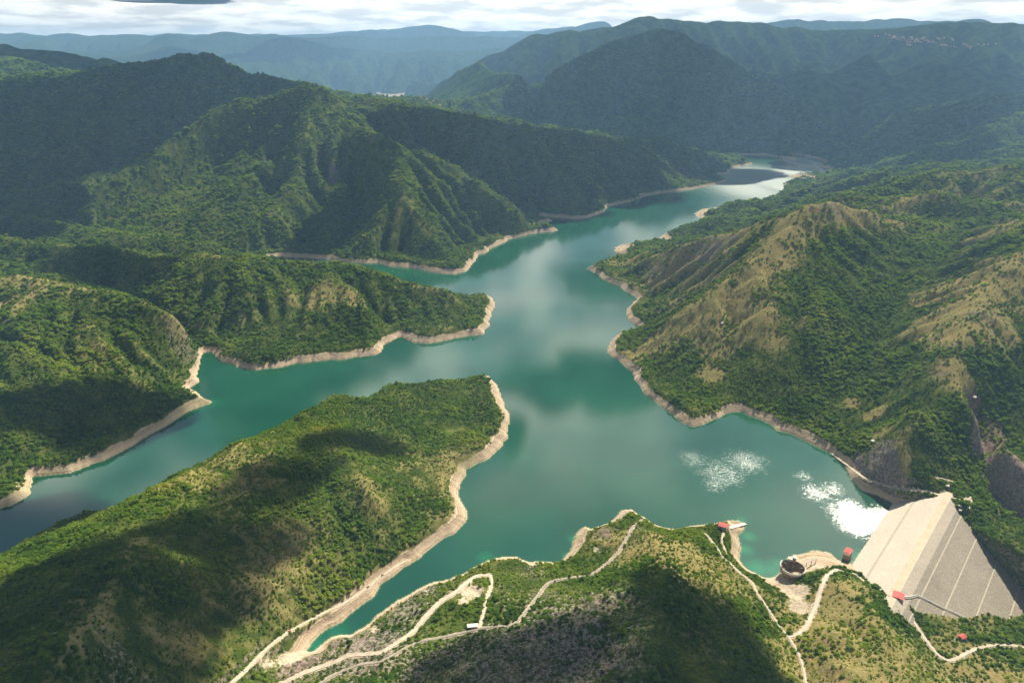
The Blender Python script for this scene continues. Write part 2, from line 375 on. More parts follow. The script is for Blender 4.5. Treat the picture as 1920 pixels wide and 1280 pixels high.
    # rain: droplets run downhill and cut gullies
    rng = np.random.default_rng(7)
    nr, nc = NR // 2, NC // 2
    cut = lambda A: A[:nr * 2, :nc * 2].reshape(nr, 2, nc, 2).mean((1, 3))
    hardm = cut((water | foot).astype(float)) > .5
    hc = cut(h); flat = hc.ravel().copy()
    cellv = (cut(CELL + 0 * GX) * 2).ravel()
    for batch in range(4):
        N = 60000
        pi = rng.uniform(2, nr - 3, N); pj = rng.uniform(2, nc - 3, N)
        keep = ~hardm[pi.astype(int), pj.astype(int)]
        pi, pj = pi[keep], pj[keep]; n = len(pi)
        vi = np.zeros(n); vj = np.zeros(n); sed = np.zeros(n); wat = np.ones(n); spd = np.ones(n)
        alive = np.ones(n, bool)
        for step in range(46):
            i0 = pi.astype(int); j0 = pj.astype(int); a = pi - i0; b = pj - j0
            k = i0 * nc + j0
            z00, z01, z10, z11 = flat[k], flat[k + 1], flat[k + nc], flat[k + nc + 1]
            c = cellv[k]
            gi = ((z10 - z00) * (1 - b) + (z11 - z01) * b) / c
            gj = ((z01 - z00) * (1 - a) + (z11 - z10) * a) / c
            hold = z00 * (1 - a) * (1 - b) + z10 * a * (1 - b) + z01 * (1 - a) * b + z11 * a * b
            vi = vi * .12 - gi * .88; vj = vj * .12 - gj * .88
            m = np.hypot(vi, vj) + 1e-9; vi /= m; vj /= m
            qi = pi + vi; qj = pj + vj
            ok = alive & (qi > 1) & (qi < nr - 3) & (qj > 1) & (qj < nc - 3)
            qi = np.where(ok, qi, pi); qj = np.where(ok, qj, pj)
            i1 = qi.astype(int); j1 = qj.astype(int); a1 = qi - i1; b1 = qj - j1
            k1 = i1 * nc + j1
            hnew = flat[k1] * (1 - a1) * (1 - b1) + flat[k1 + nc] * a1 * (1 - b1) + flat[k1 + 1] * (1 - a1) * b1 + flat[k1 + nc + 1] * a1 * b1
            dh = (hnew - hold) / c
            cap = np.maximum(-dh, .01) * spd * wat * 5.0
            over = (sed > cap) | (dh > 0)
            dep = np.where(dh > 0, np.minimum(dh, sed), (sed - cap) * .3)
            ero = np.minimum((cap - sed) * .28, np.maximum(-dh, 0))
            dlt = np.where(over, dep, -ero) * ok
            sed = sed - dlt
            amt = dlt * c * 0.5
            chg = (np.bincount(k, amt * (1 - a) * (1 - b), nr * nc) + np.bincount(k + 1, amt * (1 - a) * b, nr * nc)
                   + np.bincount(k + nc, amt * a * (1 - b), nr * nc) + np.bincount(k + nc + 1, amt * a * b, nr * nc))
            flat = flat + np.clip(chg, -.05 * cellv, .05 * cellv)
            spd = np.sqrt(np.maximum(spd * spd - dh * 2.0, .05)); wat *= .98
            alive = ok & ~hardm.ravel()[k1]
            pi, pj = qi, qj
    dlt2 = (flat - hc.ravel()).reshape(nr, nc)
    for it in range(1):
        p = np.pad(dlt2, 1, mode='edge'); dlt2 = dlt2 * .5 + (p[:-2, 1:-1] + p[2:, 1:-1] + p[1:-1, :-2] + p[1:-1, 2:]) * .125
    fi = np.clip((np.arange(NR) - .5) / 2, 0, nr - 1.001); fj = np.clip((np.arange(NC) - .5) / 2, 0, nc - 1.001)
    i = fi.astype(int)[:, None]; j = fj.astype(int)[None]; a = (fi - fi.astype(int))[:, None]; b = (fj - fj.astype(int))[None]
    up = dlt2[i, j] * (1 - a) * (1 - b) + dlt2[i + 1, j] * a * (1 - b) + dlt2[i, j + 1] * (1 - a) * b + dlt2[i + 1, j + 1] * a * b
    flat = h + up * (.35 + 2.6 * sstep(1300, 2600, RB) + .8 * sstep(5000, 8000, RB))
    h2 = flat.reshape(NR, NC)
    shore_w = sstep(1, 14, base)
    h2 = base * (1 - shore_w) + h2 * shore_w
    dl = np.zeros((NR, NC)); m = ~water                      # banks stand steeply out of the water
    for it in range(16):
        dl += m
        mm = m.copy(); mm[1:] &= m[:-1]; mm[:-1] &= m[1:]; mm[:, 1:] &= m[:, :-1]; mm[:, :-1] &= m[:, 1:]
        m = mm
    bank = np.minimum(dl * CELL * (.50 + .30 * fbm(GX / 55, GY / 55, 3, 77)), 13 + 14 * fbm(GX / 120, GY / 120, 3, 78))
    wb = (RR[:, None] < 6500) * np.ones_like(h2)
    for u, v, rad in FLATS:
        x, y, _ = at_z(u, v, 2.0); rad = rad * math.hypot(x, y) / 1100
        wb *= 1 - np.exp(-(((GX - x) ** 2 + (GY - y) ** 2) / rad ** 2) ** 2)
    h2 = np.maximum(h2, bank * wb)
    h2 = np.where(water | foot, base, h2)
    land = ~water
    h2 = np.where(land & ~foot & (base > 0.05), np.maximum(h2, np.minimum(base, 1.2)), h2)
    p = np.pad(h2, 1, mode='edge')
    sm = (p[:-2, 1:-1] + p[2:, 1:-1] + p[1:-1, :-2] + p[1:-1, 2:]) * .125 + h2 * .5
    h2 = np.where(water | foot, h2, sm)
    # depth of water below the surface, by steps in from the shore
    ds = np.zeros((NR, NC)); m = water.copy()
    for it in range(26):
        ds += m
        mm = m.copy(); mm[1:] &= m[:-1]; mm[:-1] &= m[1:]; mm[:, 1:] &= m[:, :-1]; mm[:, :-1] &= m[:, 1:]
        m = mm
    h2 = np.where(water, -0.6 - ds * CELL * .4, h2)
    return h2, water, foot, ds * CELL

def hit(u, v, H):
    """where the sight line through a photo pixel meets the land"""
    u = np.atleast_1d(np.asarray(u, float)); v = np.atleast_1d(np.asarray(v, float))
    x, y, d = ray(u, v)
    hor = np.hypot(x, y)
    rr = np.exp(np.linspace(math.log(R0 + 5), math.log(R1 - 100), 5000))
    out = np.zeros((len(u), 3))
    for k in range(len(u)):
        t = rr / hor[k]
        z = CAM_Z + d[k] * t
        fi, fj = to_ij(x[k] * t, y[k] * t)
        g = np.maximum(bil(H, fi, fj), -90)
        b = z < g
        n = int(np.argmax(b)) if b.any() else len(t) - 1
        n = max(n, 1)
        e0 = z[n - 1] - g[n - 1]; e1 = z[n] - g[n]
        w = e0 / (e0 - e1 + 1e-9) if e0 != e1 else 0
        tt = t[n - 1] + (t[n] - t[n - 1]) * min(max(w, 0), 1)
        out[k] = (x[k] * tt, y[k] * tt, CAM_Z + d[k] * tt)
    return out
# ---------------------------------------------------------------- materials
def new_mat(name):
    m = bpy.data.materials.new(name); m.use_nodes = True; m.node_tree.nodes.clear()
    n = NT(m.node_tree)
    return m, n
def finish(n, surf): n.node('ShaderNodeOutputMaterial', {'Surface': surf})
def plain(name, col, rough=0.85, var=0.18, scale=0.35, spec=0.2, metal=0.0):
    """a surface of one colour with worn, uneven tone"""
    m, n = new_mat(name)
    pos = n.node('ShaderNodeNewGeometry').outputs['Position']
    f = n.noise(pos, scale, 5.0, 0.6)
    f2 = n.noise(pos, scale * 7, 3.0, 0.6)
    k = n.math('ADD', n.math('MULTIPLY', f, .6), n.math('MULTIPLY', f2, .4))
    c = n.mix(n.rng(k, .3, .7), tuple(x * (1 - var) for x in col), tuple(min(1, x * (1 + var)) for x in col))
    b = n.node('ShaderNodeBsdfPrincipled', {'Base Color': c, 'Roughness': rough, 'Specular IOR Level': spec, 'Metallic': metal})
    finish(n, b.outputs[0])
    return m

def terrain_material():
    m, n = new_mat("hillside")
    pos = n.node('ShaderNodeNewGeometry').outputs['Position']
    z = n.node('ShaderNodeSeparateXYZ', {0: pos}).outputs[2]
    forest, dry, rock, bare = (n.attr(a) for a in ('forest', 'dry', 'rock', 'bare'))
    fine = n.noise(pos, 0.22, 4.0, 0.65); mid = n.noise(pos, 0.035, 5.0, 0.6); big = n.noise(pos, 0.006, 4.0, 0.55); coarse = n.noise(pos, 0.012, 6.0, .62)
    floor_ = n.mix(n.rng(mid, .35, .65), (0.050, 0.084, 0.015), (0.125, 0.150, 0.030))
    far_w = n.mix(n.rng(coarse, .38, .62), (0.034, 0.090, 0.018), (0.115, 0.190, 0.032))
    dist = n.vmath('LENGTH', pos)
    far_w = n.mix(n.rng(dist, 6000, 9500), far_w, n.mix(0.5, far_w, (0.0, 0.006, 0.004)))  # distant woods darkened in colour to stand for the crowns' self-shading
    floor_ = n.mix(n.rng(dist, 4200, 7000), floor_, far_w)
    grass = n.mix(n.rng(mid, .33, .67), (0.290, 0.222, 0.075), (0.195, 0.200, 0.050))
    grass = n.mix(n.rng(fine, .35, .70), grass, (0.38, 0.305, 0.14))
    edge = n.math('ADD', dry, n.math('MULTIPLY', n.math('SUBTRACT', mid, 0.5), 0.9))
    col = n.mix(n.rng(edge, .30, .62), floor_, grass)
    rk = n.mix(n.rng(fine, .3, .7), (0.14, 0.11, 0.088), (0.40, 0.34, 0.285))
    rk = n.mix(n.rng(big, .35, .65), rk, n.mix(n.rng(fine, .3, .7), (0.15, 0.10, 0.075), (0.36, 0.28, 0.23)))
    re = n.math('ADD', rock, n.math('MULTIPLY', n.math('SUBTRACT', fine, 0.5), 1.2))
    col = n.mix(n.rng(re, .42, .68), col, rk)
    # bleached shore between low and high water, in level strata
    wob = n.math('ADD', z, n.math('MULTIPLY', mid, 5.0))
    st = n.noise(n.node('ShaderNodeCombineXYZ', {0: 0.0, 1: 0.0, 2: wob}).outputs[0], 0.55, 4.0, 0.75)
    shore = n.mix(n.rng(st, .41, .58), (0.33, 0.235, 0.15), (0.74, 0.60, 0.43))
    shore = n.mix(n.math('MULTIPLY', n.rng(fine, .55, .75), .55), shore, (0.27, 0.205, 0.145))
    shore = n.mix(n.math('MULTIPLY', n.rng(big, .55, .66), .45), shore, (0.30, 0.29, 0.13))
    shore = n.mix(n.rng(z, 0.2, 1.6), (0.62, 0.50, 0.30), shore)
    top = n.math('ADD', 13.0, n.math('MULTIPLY', n.math('SUBTRACT', n.noise(pos, 0.02, 4.0, .6), 0.5), 16.0))
    dz = n.math('SUBTRACT', top, z)
    near = n.attr('shorelike')
    col = n.mix(n.math('MULTIPLY', n.rng(dz, -1.0, 1.5), near), col, shore)
    earth = n.mix(n.rng(fine, .3, .7), (0.43, 0.35, 0.25), (0.68, 0.58, 0.44))
    be = n.math('ADD', bare, n.math('MULTIPLY', n.math('SUBTRACT', fine, 0.5), .7))
    col = n.mix(n.rng(be, .40, .62), col, earth)
    bmp = n.node('ShaderNodeBump', {'Strength': 0.6, 'Distance': 2.2, 'Height': n.math('ADD', fine, n.math('MULTIPLY', mid, 3.0))})
    bfar = n.node('ShaderNodeBump', {'Strength': 0.8, 'Distance': 30.0, 'Height': n.math('MULTIPLY', coarse, n.rng(dist, 2500, 6000)), 'Normal': bmp.outputs[0]})
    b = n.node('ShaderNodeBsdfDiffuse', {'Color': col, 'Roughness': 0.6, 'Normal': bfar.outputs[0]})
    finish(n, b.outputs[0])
    return m

def water_material():
    m, n = new_mat("lake_water")
    pos = n.node('ShaderNodeNewGeometry').outputs['Position']
    deep = n.attr('depth')
    silt = n.noise(pos, 0.004, 4.0, .55)
    body = n.mix(n.rng(silt, .35, .65), (0.004, 0.058, 0.030), (0.010, 0.080, 0.043))
    sh = n.attr('shallow')
    body = n.mix(sh, body, (0.012, 0.17, 0.08))
    body = n.mix(n.math('MULTIPLY', n.rng(deep, 5.5, 0.0), .45), body, (0.30, 0.38, 0.20))
    ruf = n.attr('ruffle')
    f1 = n.noise(pos, 0.55, 3.0, .65); f2 = n.noise(pos, 1.3, 2.0, .6)
    brk = n.rng(n.math('ADD', n.math('ADD', ruf, n.math('MULTIPLY', n.math('SUBTRACT', n.noise(n.vmath('MULTIPLY', n.vmath('ADD', pos, n.vmath('SCALE', n.node('ShaderNodeTexNoise', {'Vector': pos, 'Scale': .012, 'Detail': 2.0}).outputs['Color'], 60.0)), (.10, .42, 1.0)), 1.0, 4.0, .7), .5), n.rng(ruf, .02, .4, 0.0, 2.6))), n.math('MULTIPLY', n.math('SUBTRACT', n.noise(pos, 0.02, 5.0, .6), .5), .9)), .38, .98)
    rough = n.math('ADD', n.math('MULTIPLY', n.attr('silver'), .42), n.math('ADD', 0.085, n.math('MULTIPLY', brk, 0.16)))
    bmp = n.node('ShaderNodeBump', {'Strength': n.math('ADD', 0.02, n.math('MULTIPLY', brk, 0.26)), 'Distance': 0.8, 'Height': n.math('ADD', f1, n.math('MULTIPLY', f2, .6))})
    b = n.node('ShaderNodeBsdfPrincipled', {'Base Color': body, 'Roughness': rough, 'IOR': 1.95, 'Normal': bmp.outputs[0]})
    finish(n, b.outputs[0])
    return m

def leaf_material():
    m, n = new_mat("leaves")
    tint = n.attr('tint', 'INSTANCER')
    rnd = n.attr('clump')
    pos = n.node('ShaderNodeNewGeometry').outputs['Position']
    big = n.noise(pos, 0.011, 3.0, .6)
    k = n.math('ADD', n.math('MULTIPLY', tint, .62), n.math('ADD', n.math('MULTIPLY', rnd, .22), n.math('MULTIPLY', n.math('SUBTRACT', big, .5), .75)), clamp=True)
    c = n.ramp(k, [(0.0, (0.026, 0.068, 0.010)), (0.32, (0.085, 0.170, 0.017)), (0.62, (0.210, 0.285, 0.029)), (1.0, (0.400, 0.355, 0.052))])
    d = n.node('ShaderNodeBsdfDiffuse', {'Color': c})
    t = n.node('ShaderNodeBsdfTranslucent', {'Color': n.mix(.55, c, (0.42, 0.56, 0.045))})
    finish(n, n.node('ShaderNodeMixShader', {0: 0.42, 1: d.outputs[0], 2: t.outputs[0]}).outputs[0])
    return m
# ---------------------------------------------------------------- mesh helpers
def tagit(o, label=None, cat=None, group=None, kind=None):
    for k, v in (('label', label), ('category', cat), ('group', group), ('kind', kind)):
        if v: o[k] = v
    return o

class MB:
    """gathers faces; build() links them as one mesh object"""
    def __init__(s): s.v = []; s.f = []
    def poly(s, pts):
        b = len(s.v); s.v += [tuple(map(float, p)) for p in pts]; s.f.append(tuple(range(b, b + len(pts))))
    def box(s, c, size, rz=0.0, taper=1.0):
        cx, cy, cz = c; sx, sy, sz = (q / 2 for q in size); ca, sa = math.cos(rz), math.sin(rz); b = len(s.v)
        for k, zz in ((1, -sz), (taper, sz)):
            for x, y in ((-sx, -sy), (sx, -sy), (sx, sy), (-sx, sy)):
                x *= k; y *= k
                s.v.append((cx + x * ca - y * sa, cy + x * sa + y * ca, cz + zz))
        s.f += [tuple(b + q for q in f) for f in ((3, 2, 1, 0), (4, 5, 6, 7), (0, 1, 5, 4), (1, 2, 6, 5), (2, 3, 7, 6), (3, 0, 4, 7))]
        return s
    def gable(s, c, size, rise, rz=0.0, eave=0.0, thick=0.0):
        """gabled roof (solid prism) over a footprint; c = middle of its underside"""
        cx, cy, cz = c; sx, sy = size[0] / 2 + eave, size[1] / 2 + eave; ca, sa = math.cos(rz), math.sin(rz); b = len(s.v)
        P = [(-sx, -sy, 0), (sx, -sy, 0), (sx, sy, 0), (-sx, sy, 0), (-sx, -sy, thick), (sx, -sy, thick), (sx, sy, thick), (-sx, sy, thick), (-sx, 0, rise + thick), (sx, 0, rise + thick)]
        s.v += [(cx + x * ca - y * sa, cy + x * sa + y * ca, cz + z) for x, y, z in P]
        s.f += [tuple(b + q for q in f) for f in ((3, 2, 1, 0), (0, 1, 5, 4), (2, 3, 7, 6), (4, 5, 9, 8), (6, 7, 8, 9), (3, 0, 4, 8, 7), (1, 2, 6, 9, 5))]
        return s
    def ring(s, prof, n=48, c=(0, 0, 0), a0=0.0, a1=2 * math.pi):
        """profile of (radius, z) turned about the z axis"""
        closed = abs(a1 - a0 - 2 * math.pi) < 1e-6; m = n if closed else n + 1; b = len(s.v)
        for k in range(m):
            a = a0 + (a1 - a0) * k / n
            s.v += [(c[0] + r * math.cos(a), c[1] + r * math.sin(a), c[2] + z) for r, z in prof]
        q = len(prof)
        for k in range(n):
            k2 = (k + 1) % m
            for i in range(q - 1): s.f.append((b + k * q + i, b + k2 * q + i, b + k2 * q + i + 1, b + k * q + i + 1))
        return s
    def build(s, name, mat, parent=None, loc=None, smooth=False):
        me = bpy.data.meshes.new(name); me.from_pydata(s.v, [], s.f); me.materials.append(mat); me.update()
        if smooth: me.polygons.foreach_set('use_smooth', [True] * len(me.polygons))
        o = bpy.data.objects.new(name, me); COL.objects.link(o)
        if parent: o.parent = parent
        if loc is not None: o.location = loc
        return o

def empty(name, loc, label, cat, group=None, rz=0.0):
    o = bpy.data.objects.new(name, None); COL.objects.link(o); o.location = loc; o.rotation_euler.z = rz; o.empty_display_size = 2.0
    return tagit(o, label, cat, group)

def grid_mesh(name, V, quads, mat, attrs, smooth=True):
    me = bpy.data.meshes.new(name)
    me.vertices.add(len(V)); me.vertices.foreach_set('co', V.astype(np.float32).ravel())
    nq = len(quads)
    me.loops.add(nq * 4); me.loops.foreach_set('vertex_index', quads.astype(np.int32).ravel())
    me.polygons.add(nq); me.polygons.foreach_set('loop_start', np.arange(nq, dtype=np.int32) * 4)
    me.polygons.foreach_set('use_smooth', np.full(nq, smooth))
    me.update(calc_edges=True)
    for k, a in attrs.items():
        at = me.attributes.new(k, 'FLOAT', 'POINT'); at.data.foreach_set('value', a.astype(np.float32).ravel())
    me.materials.append(mat)
    o = bpy.data.objects.new(name, me); COL.objects.link(o)
    return o

# ---------------------------------------------------------------- land
H, WATER, FOOT, DEPTH = build_heights()
print("heights", time.time() - T0)

# roads: traced on the slopes, evened out lengthwise, and benched into the hillside
ROADS = [
 ("road", 4.6, [(425,1290),(434,1278),(465,1253),(492,1222),(528,1192),(564,1172),(600,1152),(645,1131),(680,1109),(707,1086),(740,1062),(765,1050)], 'gravel'),
 ("road", 7.0, [(918,1077),(900,1080),(880,1087),(848,1113),(817,1134),(776,1183),(740,1209),(715,1222),(653,1229),(618,1245),(564,1263),(520,1285)], 'gravel'),
 ("track", 4.0, [(918,1077),(924,1091),(912,1122),(907,1151),(898,1177)], 'gravel'),
 ("road", 3.8, [(1203,974),(1187,986),(1174,1010),(1160,1036),(1133,1060),(1107,1078),(1083,1082),(1047,1085),(1027,1092),(1006,1120),(982,1151),(965,1170),(947,1173),(920,1174),(898,1178),(860,1188),(823,1196),(785,1203),(740,1226),(707,1240),(672,1247),(620,1268),(590,1290)], 'grey'),
 ("road", 6.0, [(1570,1068),(1553,1073),(1543,1093),(1530,1136),(1513,1173),(1495,1191),(1477,1193)], 'gravel'),
 ("track", 3.2, [(1322,1000),(1326,1003),(1352,1039),(1389,1076),(1410,1091),(1425,1119),(1444,1147),(1462,1175),(1477,1193),(1487,1205),(1503,1235),(1512,1285)], 'gravel'),
 ("track", 3.2, [(1360,992),(1353,1004),(1355,1022),(1363,1040)], 'gravel'),
 ("track", 4.5, [(1570,1068),(1600,1075),(1625,1092),(1643,1099),(1658,1106),(1668,1117)], 'gravel'),
 ("road", 4.8, [(1658,1106),(1677,1124),(1690,1131),(1706,1156),(1724,1184),(1746,1213),(1768,1237),(1782,1240),(1798,1232),(1823,1218),(1858,1209),(1895,1208),(1935,1216)], 'gravel'),
 ("road", 5.0, [(1762,928),(1740,921),(1713,916),(1673,913),(1630,900),(1600,881),(1580,866),(1560,850)], 'gravel'),
 ("track", 4.0, [(1772,929),(1790,933),(1817,937),(1822,930)], 'gravel'),
 ("track", 3.0, [(1755,895),(1760,893),(1788,903)], 'gravel'),
]
road_paths = []
Hr = H.copy()
wmax = np.zeros_like(H); zsum = np.zeros_like(H); wsum = np.zeros_like(H)
ROADMASK = np.zeros_like(H)
for name, width, px, mat in ROADS:
    us, vs_ = [], []
    for (u1, v1), (u2, v2) in zip(px[:-1], px[1:]):
        m = max(2, int(math.hypot(u2 - u1, v2 - v1) / 4))
        t = np.arange(m) / m; us += list(u1 + (u2 - u1) * t); vs_ += list(v1 + (v2 - v1) * t)
    us.append(px[-1][0]); vs_.append(px[-1][1])
    P = hit(us, vs_, H)
    ok = np.ones(len(P), bool)
    for k in range(1, len(P)):                               # drop sight lines that slipped over a crest
        last = P[:k][ok[:k]][-1]
        if np.linalg.norm(P[k, :2] - last[:2]) > 60: ok[k] = False
    P = P[ok]
    P[:, 2] = np.where(P[:, 2] < 1.5, 1.5, P[:, 2]) if name != "x" else P[:, 2]
    d = np.r_[0, np.cumsum(np.linalg.norm(np.diff(P[:, :2], axis=0), axis=1))]
    s = np.arange(0, d[-1], 2.0)
    P = np.stack([np.interp(s, d, P[:, q]) for q in range(3)], 1)
    for it in range(40):
        P[1:-1] = P[1:-1] * .5 + (P[:-2] + P[2:]) * .25
    for it in range(160):
        P[1:-1, 2] = P[1:-1, 2] * .5 + (P[:-2, 2] + P[2:, 2]) * .25
    road_paths.append((name, width, P, mat))
    i0, j0 = to_ij(P[:, 0], P[:, 1]); i0 = np.rint(i0).astype(int); j0 = np.rint(j0).astype(int)
    K = 9
    for oi in range(-K, K + 1):
        for oj in range(-K, K + 1):
            ii = np.clip(i0 + oi, 0, NR - 1); jj = np.clip(j0 + oj, 0, NC - 1)
            dist = np.hypot(GX[ii, jj] - P[:, 0], GY[ii, jj] - P[:, 1])
            wgt = 1 - sstep(width * .5 + 1.0, width * .5 + 7.0, dist)
            np.maximum.at(wmax, (ii, jj), wgt)
            w2 = np.exp(-(dist / 2.5) ** 2) + 1e-9
            np.add.at(zsum, (ii, jj), P[:, 2] * w2); np.add.at(wsum, (ii, jj), w2)
            np.maximum.at(ROADMASK, (ii, jj), 1 - sstep(width * .5, width * .5 + 2.0, dist))
m = (wmax > 0) & ~WATER & ~FOOT
H = np.where(m, H * (1 - wmax) + (zsum / np.maximum(wsum, 1e-9) - .3) * wmax, H)
print("roads", time.time() - T0)

def spots(lst, ref):
    """soft-edged patches of ground round the places listed (photo pixel, radius there in pixels, strength)"""
    P = hit([q[0] for q in lst], [q[1] for q in lst], ref)
    out = []
    for q, p in zip(lst, P):
        rng_ = math.sqrt(p[0] ** 2 + p[1] ** 2 + (CAM_Z - p[2]) ** 2)
        out.append((p[0], p[1], q[2] * rng_ / F_PX * 1.15, q[3]))
    return out

p_ = np.pad(H, 12, mode='edge'); cs = np.cumsum(np.cumsum(p_, 0), 1)
BL = (cs[24:, 24:] - cs[:-24, 24:] - cs[24:, :-24] + cs[:-24, :-24])[:NR, :NC] / 576.0
CURV = np.clip((H - BL) / (CELL * 12), -.4, .4)
gi, gj = np.gradient(H); SLOPE = np.hypot(gi, gj) / CELL
RAD = np.hypot(GX, GY)
nz1 = fbm(GX / 160, GY / 160, 4, 60); nz2 = fbm(GX / 45, GY / 45, 3, 70)

dens = np.full_like(H, .93); dry = np.full_like(H, .12); rock = np.zeros_like(H); bare = np.zeros_like(H)
def apply(arr, lst, sharp=1.0):
    for x, y, r, val in spots(lst, H):
        w_ = np.exp(-(((GX - x) ** 2 + (GY - y) ** 2) / r ** 2) ** sharp)
        arr += (val - arr) * w_
# sparse, dry or rocky ground and the woods between
A_HILL = [(700,950,170,.92),(600,1080,150,.92),(820,830,110,.92),(430,960,150,.86),(250,1080,170,.86),(120,1180,170,.86),(560,1010,40,.62),(480,1080,40,.72),(280,1020,40,.7),(330,1200,40,.72)]
F_LEFT = [(1140,1000,34,.4),(800,1105,36,.3),(930,1115,30,.4),(1000,1075,30,.45),(850,1100,60,.45),(780,1180,60,.32),(1000,1105,55,.45),(930,1060,35,.55),(880,1220,50,.32),(1050,1210,120,.24),(950,1240,110,.26),(1130,1130,90,.26),(820,1240,90,.40),(700,1250,70,.35),(1120,1250,90,.32),(1200,1030,40,.5),(1235,1010,40,.55),(760,1150,60,.30),(850,1130,40,.5),(650,1215,50,.15),(560,1250,40,.12),(730,1120,30,.35)]
F_RIGHT = [(1330,1180,110,.86),(1290,1100,70,.80),(1400,1230,90,.88),(1300,1040,40,.8),(940,1110,45,.9),(830,1215,40,.93),(470,1200,20,.7)]
G_HILL = [(1560,1180,75,.24),(1570,1120,45,.35),(1600,1250,80,.26),(1540,1260,60,.25),(1850,1275,70,.40),(1700,1200,38,.92),(1730,1260,45,.9),(1670,1150,25,.85),(1790,1190,40,.95),(1760,1180,28,.9)]
H_HILL = [(u, v, r * .86, max(d, .14)) for u, v, r, d in [(1450,475,50,.06),(1410,520,50,.05),(1360,575,45,.08),(1400,600,45,.16),(1300,605,45,.12),(1240,640,40,.2),(1480,425,45,.12),(1500,395,35,.14),(1340,640,40,.2),(1200,665,30,.2),(1450,640,18,.1),(1335,700,22,.15),
          (1300,470,55,.45),(1230,510,55,.40),(1380,440,50,.35),(1180,490,35,.45),(1250,570,45,.45),(1320,530,50,.50),(1560,385,42,.25),(1620,400,45,.35),(1680,420,35,.6),
          (1740,560,35,.12),(1730,610,28,.2),(1790,540,45,.35),(1850,530,45,.14),(1900,490,40,.14),(1780,630,40,.18),(1800,580,40,.16),(1790,690,32,.3),(1810,735,26,.35),(1900,570,50,.25),(1860,630,45,.30),(1870,430,40,.35),(1640,775,15,.05),(1652,812,15,.05),(1600,755,14,.3),(1660,880,30,.3),(1850,820,20,.1),(1890,880,24,.05),(1500,610,16,.2),
          (1700,370,75,.50),(1840,340,90,.55),(1900,380,50,.6),(1620,370,40,.6)]]
B_HILL = [(150,570,100,.76),(60,560,70,.80),(300,620,60,.74),(230,640,80,.80),(140,550,22,.35),(280,575,22,.4)]
D_HILL = [(735,430,45,.45),(755,370,14,.1),(500,400,30,.6),(590,560,40,.7),(660,560,25,.6)]
for L in (A_HILL, F_LEFT, G_HILL, H_HILL, B_HILL, D_HILL, F_RIGHT): apply(dens, L)
DRY = [(700,950,170,.42),(600,1080,150,.42),(820,830,110,.34),(430,960,150,.36),(250,1080,170,.36),(120,1180,170,.36),(560,1010,40,.6),(480,1080,40,.5),(280,1020,40,.5),(330,1200,40,.5),(1235,1020,60,.9),(1330,1130,60,.5),(1300,1080,60,.7),(1330,1200,80,.45),
       (1560,1180,80,.95),(1600,1250,80,.95),(1570,1110,50,.9),(1540,1260,60,.9),(1850,1275,80,.85)] + [(u, v, r, 1.0 if d < .3 else .75) for u, v, r, d in H_HILL] + [(u, v, r, .5) for u, v, r, d in B_HILL + D_HILL] + [(1150,1010,30,.7)]
apply(dry, DRY)
ROCK = [(1130,1000,30,.62),(1000,1075,28,.55),(800,1105,32,.62),(930,1115,30,.5),(870,1080,26,.5),(1190,990,22,.6),(700,1205,40,.65),(850,1100,50,.5),(1000,1130,60,.55),(880,1220,60,.55),(1050,1210,130,.62),(950,1240,110,.58),(1130,1130,90,.60),(820,1240,90,.5),(700,1250,80,.62),(1120,1250,90,.6),(760,1150,60,.62),(650,1215,60,.70),(560,1250,50,.75),(730,1120,40,.6),(960,1120,40,.45),(1000,1070,30,.5),
        (1300,470,50,.52),(1230,510,50,.50),(1380,440,45,.45),(1250,570,45,.5),(1330,480,25,.62),(1560,385,40,.55),(1620,400,40,.45),(1850,840,30,.9),(1890,890,32,1.0),(1915,940,28,1.0),(1840,800,22,.8),(1640,880,35,.6),(1600,870,20,.6),(1790,650,30,.5),(1840,590,40,.5),(1760,700,20,.5),(1880,420,30,.5),
        (625,325,14,.8),(735,300,10,.7),(700,260,10,.6),(568,320,8,.7),(590,500,15,.5),(1600,1200,60,.3),(1560,1250,50,.35),(560,1010,30,.45),(330,1200,40,.3)]
apply(rock, ROCK)
WOODED = [(285,590,70,.95),(330,632,45,.95),(240,560,40,.9),(360,660,25,.9)]
apply(dens, WOODED); apply(dry, [(u, v, r, .12) for u, v, r, d in WOODED])
BARE = [(885,1110,24,.85),(870,1128,12,.8),(1490,1110,22,1.0),(1500,1140,18,.95),(1480,1075,16,.9),(1530,1060,18,.75),(1450,1085,14,.9),(1085,1000,12,.8),(1120,1030,14,.55),(545,1235,22,.9),(590,1218,16,.9),(1385,985,10,.8),(500,1245,18,.6),(1170,960,8,.8),(800,1110,14,.5),(700,1180,18,.6),(1815,937,8,.9),(1770,928,8,1.0),(1660,1110,8,.9),(1706,1165,8,.6),(1000,1058,10,.6)]
apply(bare, BARE)
bare = np.maximum(bare, ROADMASK)
dens = dens - np.clip(CURV, 0, .4) * .5 + np.clip(-CURV, 0, .4) * .8
dry = dry + np.clip(CURV, 0, .4) * .7 - np.clip(-CURV, 0, .4) * .6
rock = rock + sstep(1.15, 1.7, SLOPE) * .5 * (RAD < 1900)
dens = np.clip(dens + (nz1 - .5) * .7 + (nz2 - .5) * .5, 0, 1)
dry = np.clip(dry + (nz1 - .5) * -.6, 0, 1) * (1 - .45 * sstep(2300, 3200, RAD))
dens = np.maximum(dens, .10)
shore_top = 12.5 + (fbm(GX / 40, GY / 40, 4, 90) - .5) * 13 + (fbm(GX / 150, GY / 150, 2, 93) - .5) * 18
lake_near = np.ones_like(H)
